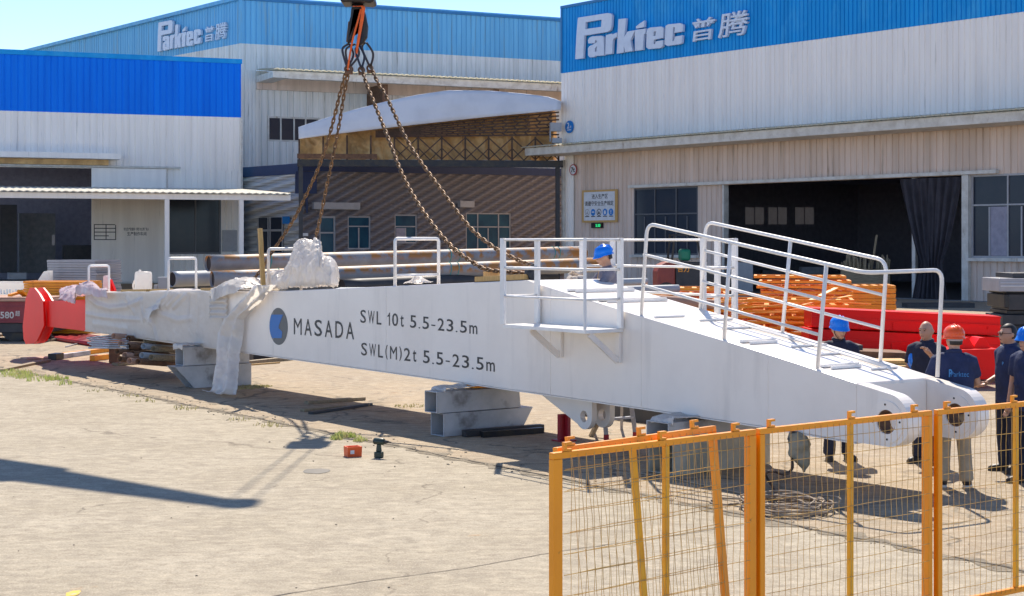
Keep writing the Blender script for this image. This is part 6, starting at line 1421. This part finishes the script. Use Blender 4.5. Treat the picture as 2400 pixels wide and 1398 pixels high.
def person(label, loc, rz, P):
    t = thing('person', label, 'person', loc, rz)
    lean = P.get('lean', (0, 0)); Hs = P.get('hs', 1.0)
    def S(x, y, z):
        k = max(0, z - .92); return Vector((x + lean[0] * k, y + lean[1] * k, z))
    sh = [S(s * .180, .0, 1.372) for s in (1, -1)]; neck = S(0, .012, 1.46); hc = S(0, -.014, 1.585) + Vector(P.get('head_off', (0, 0, 0)))
    hips = [Vector((s * .092, 0, .90)) for s in (1, -1)]
    knees = P.get('knees', [(.105, -.015, .48), (-.105, -.015, .48)]); ank = P.get('ankles', [(.115, .02, .085), (-.115, .02, .085)])
    elb = P.get('elbows', [(.245, .02, 1.10), (-.245, .02, 1.10)]); wr = P.get('wrists', [(.235, -.06, .86), (-.235, -.06, .86)])
    g_ = P.get('girth', 1.0)
    tors = [(S(0, 0, .84), .14, .11), (S(0, 0, .93), .165, .125), (S(0, 0, 1.03), .155 * g_, .115 * g_), (S(0, 0, 1.15), .16 * g_, .118 * g_), (S(0, 0, 1.27), .175, .118), (S(0, .0, 1.36), .165, .10), (S(0, .008, 1.425), .105, .078), (neck, .064, .064), (S(0, 0, 1.54), .056, .06)]
    hf, he, T = head_forms(hc, P.get('yaw', 0), P.get('pitch', 0))
    b = MB(); b.tube([q[0] for q in tors], [q[1] for q in tors], 18, ry=[q[2] for q in tors])
    b.tube([S(0, .012, 1.45), hc + Vector((0, .012, -.04))], [.058, .058], 12)
    b.add(hf.v, hf.f)
    for s in (0, 1):
        b.tube([S((1 - 2 * s) * .10, 0, 1.37), sh[s], Vector(elb[s]), Vector(wr[s])], [.06, .056, .041, .028], 12)
        b.tube([hips[s] + Vector((0, 0, .05)), hips[s], Vector(knees[s]), Vector(ank[s])], [.10, .092, .058, .038], 12)
    hb = MB()
    if not P.get('gloves'):
        for s in (0, 1):
            d = Vector(wr[s]) - Vector(elb[s]); d = Vector(P.get('hdir', {}).get(s, d)); hand_forms(hb, wr[s], d, P.get('hn', {}).get(s, (0, -1, 0.2)), 1 - 2 * s, P.get('curl', .45))
    hb.m = [0] * len(hb.f); hb.add(he.v, []); 
    k = len(hb.v) - len(he.v); hb.f += [tuple(k + i for i in f) for f in he.f]; hb.m += he.m
    body = remeshed('body', b, [M['skin'], M['eye'], M['lip']], t, .0125, hb, 3)
    # shirt
    b = MB(); tt = [(q[0], q[1] + .018, q[2] + .018) for q in tors[:7]]; tt[0] = (S(0, 0, .80), .178, .14); tt[1] = (S(0, 0, .93), .182, .143); tt += [(S(0, .012, 1.448), .082, .078), (S(0, .010, 1.472), .072, .070)]
    b.tube([q[0] for q in tt], [q[1] for q in tt], 18, ry=[q[2] for q in tt])
    for s in (0, 1):
        e, w_ = Vector(elb[s]), Vector(wr[s])
        if P.get('long'): b.tube([S((1 - 2 * s) * .05, 0, 1.40), S((1 - 2 * s) * .12, 0, 1.395), sh[s], e, w_], [.05, .066, .072, .058, .045], 12)
        else: b.tube([S((1 - 2 * s) * .05, 0, 1.40), S((1 - 2 * s) * .12, 0, 1.395), sh[s], sh[s].lerp(e, .72)], [.05, .066, .072, .068], 12)
    rr_ = random.Random(len(label))
    for k in range(7):   # folds
        z = rr_.uniform(.86, 1.2); sg = rr_.choice((-1, 1)); y = -.135 if rr_.random() < .5 else .135; b.tube([S(sg * .14, y * .75, z), S(sg * .05, y, z + rr_.uniform(-.05, .08)), S(-sg * .04, y, z + rr_.uniform(-.02, .12))], [.008, .014, .006], 6)
    shirt = remeshed('shirt', b, [P['shirt']], t, .016, None, 3)
    if P.get('collar'):
        q = MB(); q.tube([S(.070 * math.cos(a), .012 + .066 * math.sin(a), 1.468 + .012 * math.sin(a)) for a in [2 * math.pi * i / 16 for i in range(16)]], .016, 6, closed=True, ry=.022); q.build('collar', P['shirt'], t, smooth=True)
    # trousers
    b = MB(); b.tube([Vector((0, 0, .98)), Vector((0, 0, .90)), Vector((0, 0, .84))], [.168, .172, .15], 16, ry=[.128, .132, .12])
    for s in (0, 1):
        kn, an = Vector(knees[s]), Vector(ank[s]); hp_ = hips[s]
        b.tube([hp_ + Vector((0, 0, .02)), hp_.lerp(kn, .4), kn, kn.lerp(an, .55), an + Vector((0, 0, -.02))], [.108, .100, .078, .074, .072], 12)
        for k in range(3): z = .12 + .06 * k; c_ = kn.lerp(an, .72 + .10 * k); b.tube([c_ + Vector((.07 * math.cos(a), .07 * math.sin(a), .012 * math.sin(a + k))) for a in [2 * math.pi * i / 12 for i in range(12)]], .012, 6, closed=True)
    remeshed('trousers', b, [P['pants']], t, .016, None, 3)
    # shoes
    for s in (0, 1):
        an = Vector(ank[s]); z0 = an.z - .085; f = Vector((.25 * (1 - 2 * s), -1, 0)).normalized(); sd = Vector((-f.y, f.x, 0)); b = MB()
        b.tube([an + Vector((0, 0, .02)), an + Vector((0, 0, -.03)), an + f * .06 + Vector((0, 0, -.045)), an + f * .14 + Vector((0, 0, -.055)), an + f * .19 + Vector((0, 0, -.06))], [.05, .05, .046, .044, .026], 12)
        b.v = [Vector((p.x, p.y, max(p.z, z0 + .022))) for p in b.v]; o = b.build('shoe', P.get('shoe', M['shoe']), t, smooth=True)
        q = MB(); pts = [an + f * (.07 + .135 * math.cos(a) - .0) + sd * (.05 * math.sin(a)) for a in [2 * math.pi * i / 20 for i in range(20)]]
        q.add([(p.x, p.y, z0 + .001) for p in pts] + [(p.x, p.y, z0 + .026) for p in pts], [tuple(range(19, -1, -1)), tuple(range(20, 40))] + [(i, (i + 1) % 20, 20 + (i + 1) % 20, 20 + i) for i in range(20)]); q.build('sole', P.get('sole', M['shoe']), o)
    if P.get('hair'):
        b = MB()
        def hfn(p, q):
            q = q.copy(); k = max(0, -p.z); q.x *= 1 - .2 * k
            return rot_head(q, P.get('yaw', 0), P.get('pitch', 0))
        full = MB(); full.sphere((0, 0, 0), .083, .104, .124, 28)
        keep = [i for i, p in enumerate(full.v)]
        vs = [T(p.x, p.y + .004, p.z + .002) for p in full.v]
        line = P['hair']
        fs = [f for f in full.f if all((full.v[i].z > .055 + line or (full.v[i].y > .005 - line and full.v[i].z > -.055)) for i in f)]
        b.add(vs, fs); b.build('hair', M['hair'], t, smooth=True, thick=.006)
    if P.get('helmet'):
        h_ = helmet('helmet', T, t, P['helmet'])
        if P.get('chin'):
            q = MB(); q.tube(smooth_path([T(-.078, -.02, .03), T(-.070, -.045, -.05), T(0, -.080, -.122), T(.070, -.045, -.05), T(.078, -.02, .03)], 6), .0045, 5); q.build('chin_strap', M['steel_black'], h_, smooth=True)
        if P.get('rear_band'):
            q = MB(); q.tube([T(.080 * math.cos(a), .004 + .104 * math.sin(a), .012) for a in [R(10 + 160 * i / 14) for i in range(15)]], .011, 6, ry=.016); q.build('head_band', M['frame_grey'], h_, smooth=True)
    if P.get('glasses'):
        q = MB()
        for s in (-1, 1):
            q.tube([T(s * .033 + .022 * math.cos(a), -.106, .010 + .016 * math.sin(a)) for a in [2 * math.pi * i / 12 for i in range(12)]], .0028, 5, closed=True); q.tube([T(s * .055, -.104, .014), T(s * .082, -.03, .018), T(s * .084, .01, .012)], .003, 5)
        q.tube([T(-.011, -.108, .012), T(.011, -.108, .012)], .003, 5); q.build('glasses', M['steel_black'], t)
    if P.get('gloves'):
        for s in (0, 1):
            b = MB(); d = Vector(wr[s]) - Vector(elb[s]); d = Vector(P.get('hdir', {}).get(s, d)); hand_forms(b, wr[s], d, P.get('hn', {}).get(s, (0, -1, .2)), 1 - 2 * s, .6, 1.45, 1.25); b.tube([Vector(wr[s]) - Vector(d).normalized() * .10, Vector(wr[s])], [.052, .043], 12)
            remeshed('glove', b, [M['glove']], t, .009, None, 2)
    return t, S, T
def G(u, v): return gnd(u, v)
p = G(1966, 1079)
t, S, T = person('worker in blue helmet and dark overalls facing the camera behind the boom', p, R(6), dict(shirt=M['navy_t'], pants=M['navy_t'], long=True, helmet=M['helmet_blue'], chin=True, yaw=R(8), pitch=R(8), collar=True, hs=1))
p = Vector((4.93, 18.75, 0))
p = Vector(((2172 - U0) / F * 18.9, 18.9, 0))
t, S, T = person('bald man in dark polo shirt gesturing with raised hand beside the orange helmet', p, R(-40), dict(shirt=M['navy_t'], pants=M['navy_t'], yaw=R(-4), collar=True, girth=1.08,
    elbows=[(.26, -.10, 1.16), (-.26, .05, 1.12)], wrists=[(.20, -.33, 1.33), (-.20, -.14, .98)], hdir={0: (-.32, -.40, .6), 1: (.5, -.7, 0)}, hn={0: (-.2, -.5, -.7), 1: (.3, .3, -.8)}, curl=.6))
bald = t
# blue helmet tucked under his arm
q = MB(); prof = [(.137, -.010), (.134, .0), (.124, .010), (.123, .04), (.118, .075), (.094, .108), (.06, .128), (.025, .137), (0.0005, .138)]
hb_ = thing('hard_hat', 'blue hard hat carried under the arm of the bald man', 'hard hat', at(2152, 846, 19.02), rot=(R(70), R(-25), R(0)))
q.lathe(prof, (0, 0, 0), 28, .96, 1.12); q.build('shell', M['helmet_blue'], hb_, smooth=True, thick=.004)
q = MB(); q.tube([(0, -.135, .035), (0, -.10, .105), (0, 0, .143), (0, .10, .110), (0, .132, .04)], .012, 8); q.build('ridge', M['helmet_blue'], hb_, smooth=True)
p = BF.P(2.42, 1.66); p = Vector(((2236 - U0) / F * 17.1, 17.1, 0))
t, S, T = person('man in orange helmet, navy shirt and beige trousers with his back to the camera', p, R(172), dict(shirt=M['navy'], pants=M['beige_cloth'], helmet=M['helmet_orange'], rear_band=True, hair=-.03, yaw=R(20), collar=True, girth=1.22, sole=M['shoe_white'],
    elbows=[(.27, -.06, 1.12), (-.26, -.08, 1.12)], wrists=[(.14, -.26, 1.02), (-.12, -.28, 1.02)], ankles=[(.12, .02, .085), (-.13, .02, .085)]))
mb = MB(); fit_text(mb, 'Parktec', lambda s, q: (lambda x: S(x, .158 - .35 * x * x, 1.205 + .055 * q))(.055 - .19 * s + .0), .0); fit_text(mb, 'P', lambda s, q: (lambda x: S(x, .160 - .3 * x * x, 1.20 + .085 * q))(.075 - .035 * s), .03)
M['shirt_letter'] = mat('light blue print', (.06, .25, .55), rough=.7)
mb.build('back_print', M['shirt_letter'], t, fix=False)
p = Vector(((2366 - U0) / F * 18.2, 18.2, 0))
t, S, T = person('man with glasses and dark navy polo in profile near the right edge', p, R(-72), dict(shirt=M['navy'], pants=M['navy_t'], hair=.012, glasses=True, yaw=R(-10), collar=True, girth=1.10,
    elbows=[(.235, .03, 1.10), (-.22, .05, 1.12)], wrists=[(.215, -.03, .86), (-.16, -.20, 1.02)]))
mb = MB(); fit_text(mb, 'P', lambda s, q: S(.07 + .03 * s, -.150, 1.24 + .04 * q), .03); mb.build('chest_print', M['shirt_letter'], t, fix=False)
p = Vector(((2412 - U0) / F * 17.3, 17.3, 0))
t, S, T = person('worker in blue helmet half cut off by the right edge of the frame', p, R(-60), dict(shirt=M['navy'], pants=M['navy_t'], helmet=M['helmet_blue'], yaw=R(-10), collar=True, head_off=(0, 0, -.02)))
# the man on the ladder, leaning over the boom with gloved hands
lp = BF.P(-2.42, 2.02, .80)
lp = Vector(((1432 - U0) / F * 21.6, 21.6, .86))
t, S, T = person('worker in blue helmet and white gloves leaning over the boom from the ladder', lp, R(-78), dict(shirt=M['grey_cloth'], pants=M['navy_t'], long=True, helmet=M['helmet_blue'], yaw=R(-6), pitch=R(14), hair=-.02, lean=(0, -.12),
    elbows=[(.22, -.26, 1.16), (-.22, -.24, 1.18)], wrists=[(.10, -.50, 1.30), (-.06, -.44, 1.36)], gloves=True, hdir={0: (-.25, -.9, .12), 1: (.2, -.9, .25)}, hn={0: (-.6, -.2, -.7), 1: (.6, -.2, -.7)}))
q = MB(); q.tube([S(-.10, -.13, .95), S(-.11, -.145, 1.2), S(-.10, -.08, 1.41), S(-.10, .08, 1.41), S(-.10, .14, 1.2)], .022, 6, ry=.006); q.build('harness_strap', M['wood'], t)
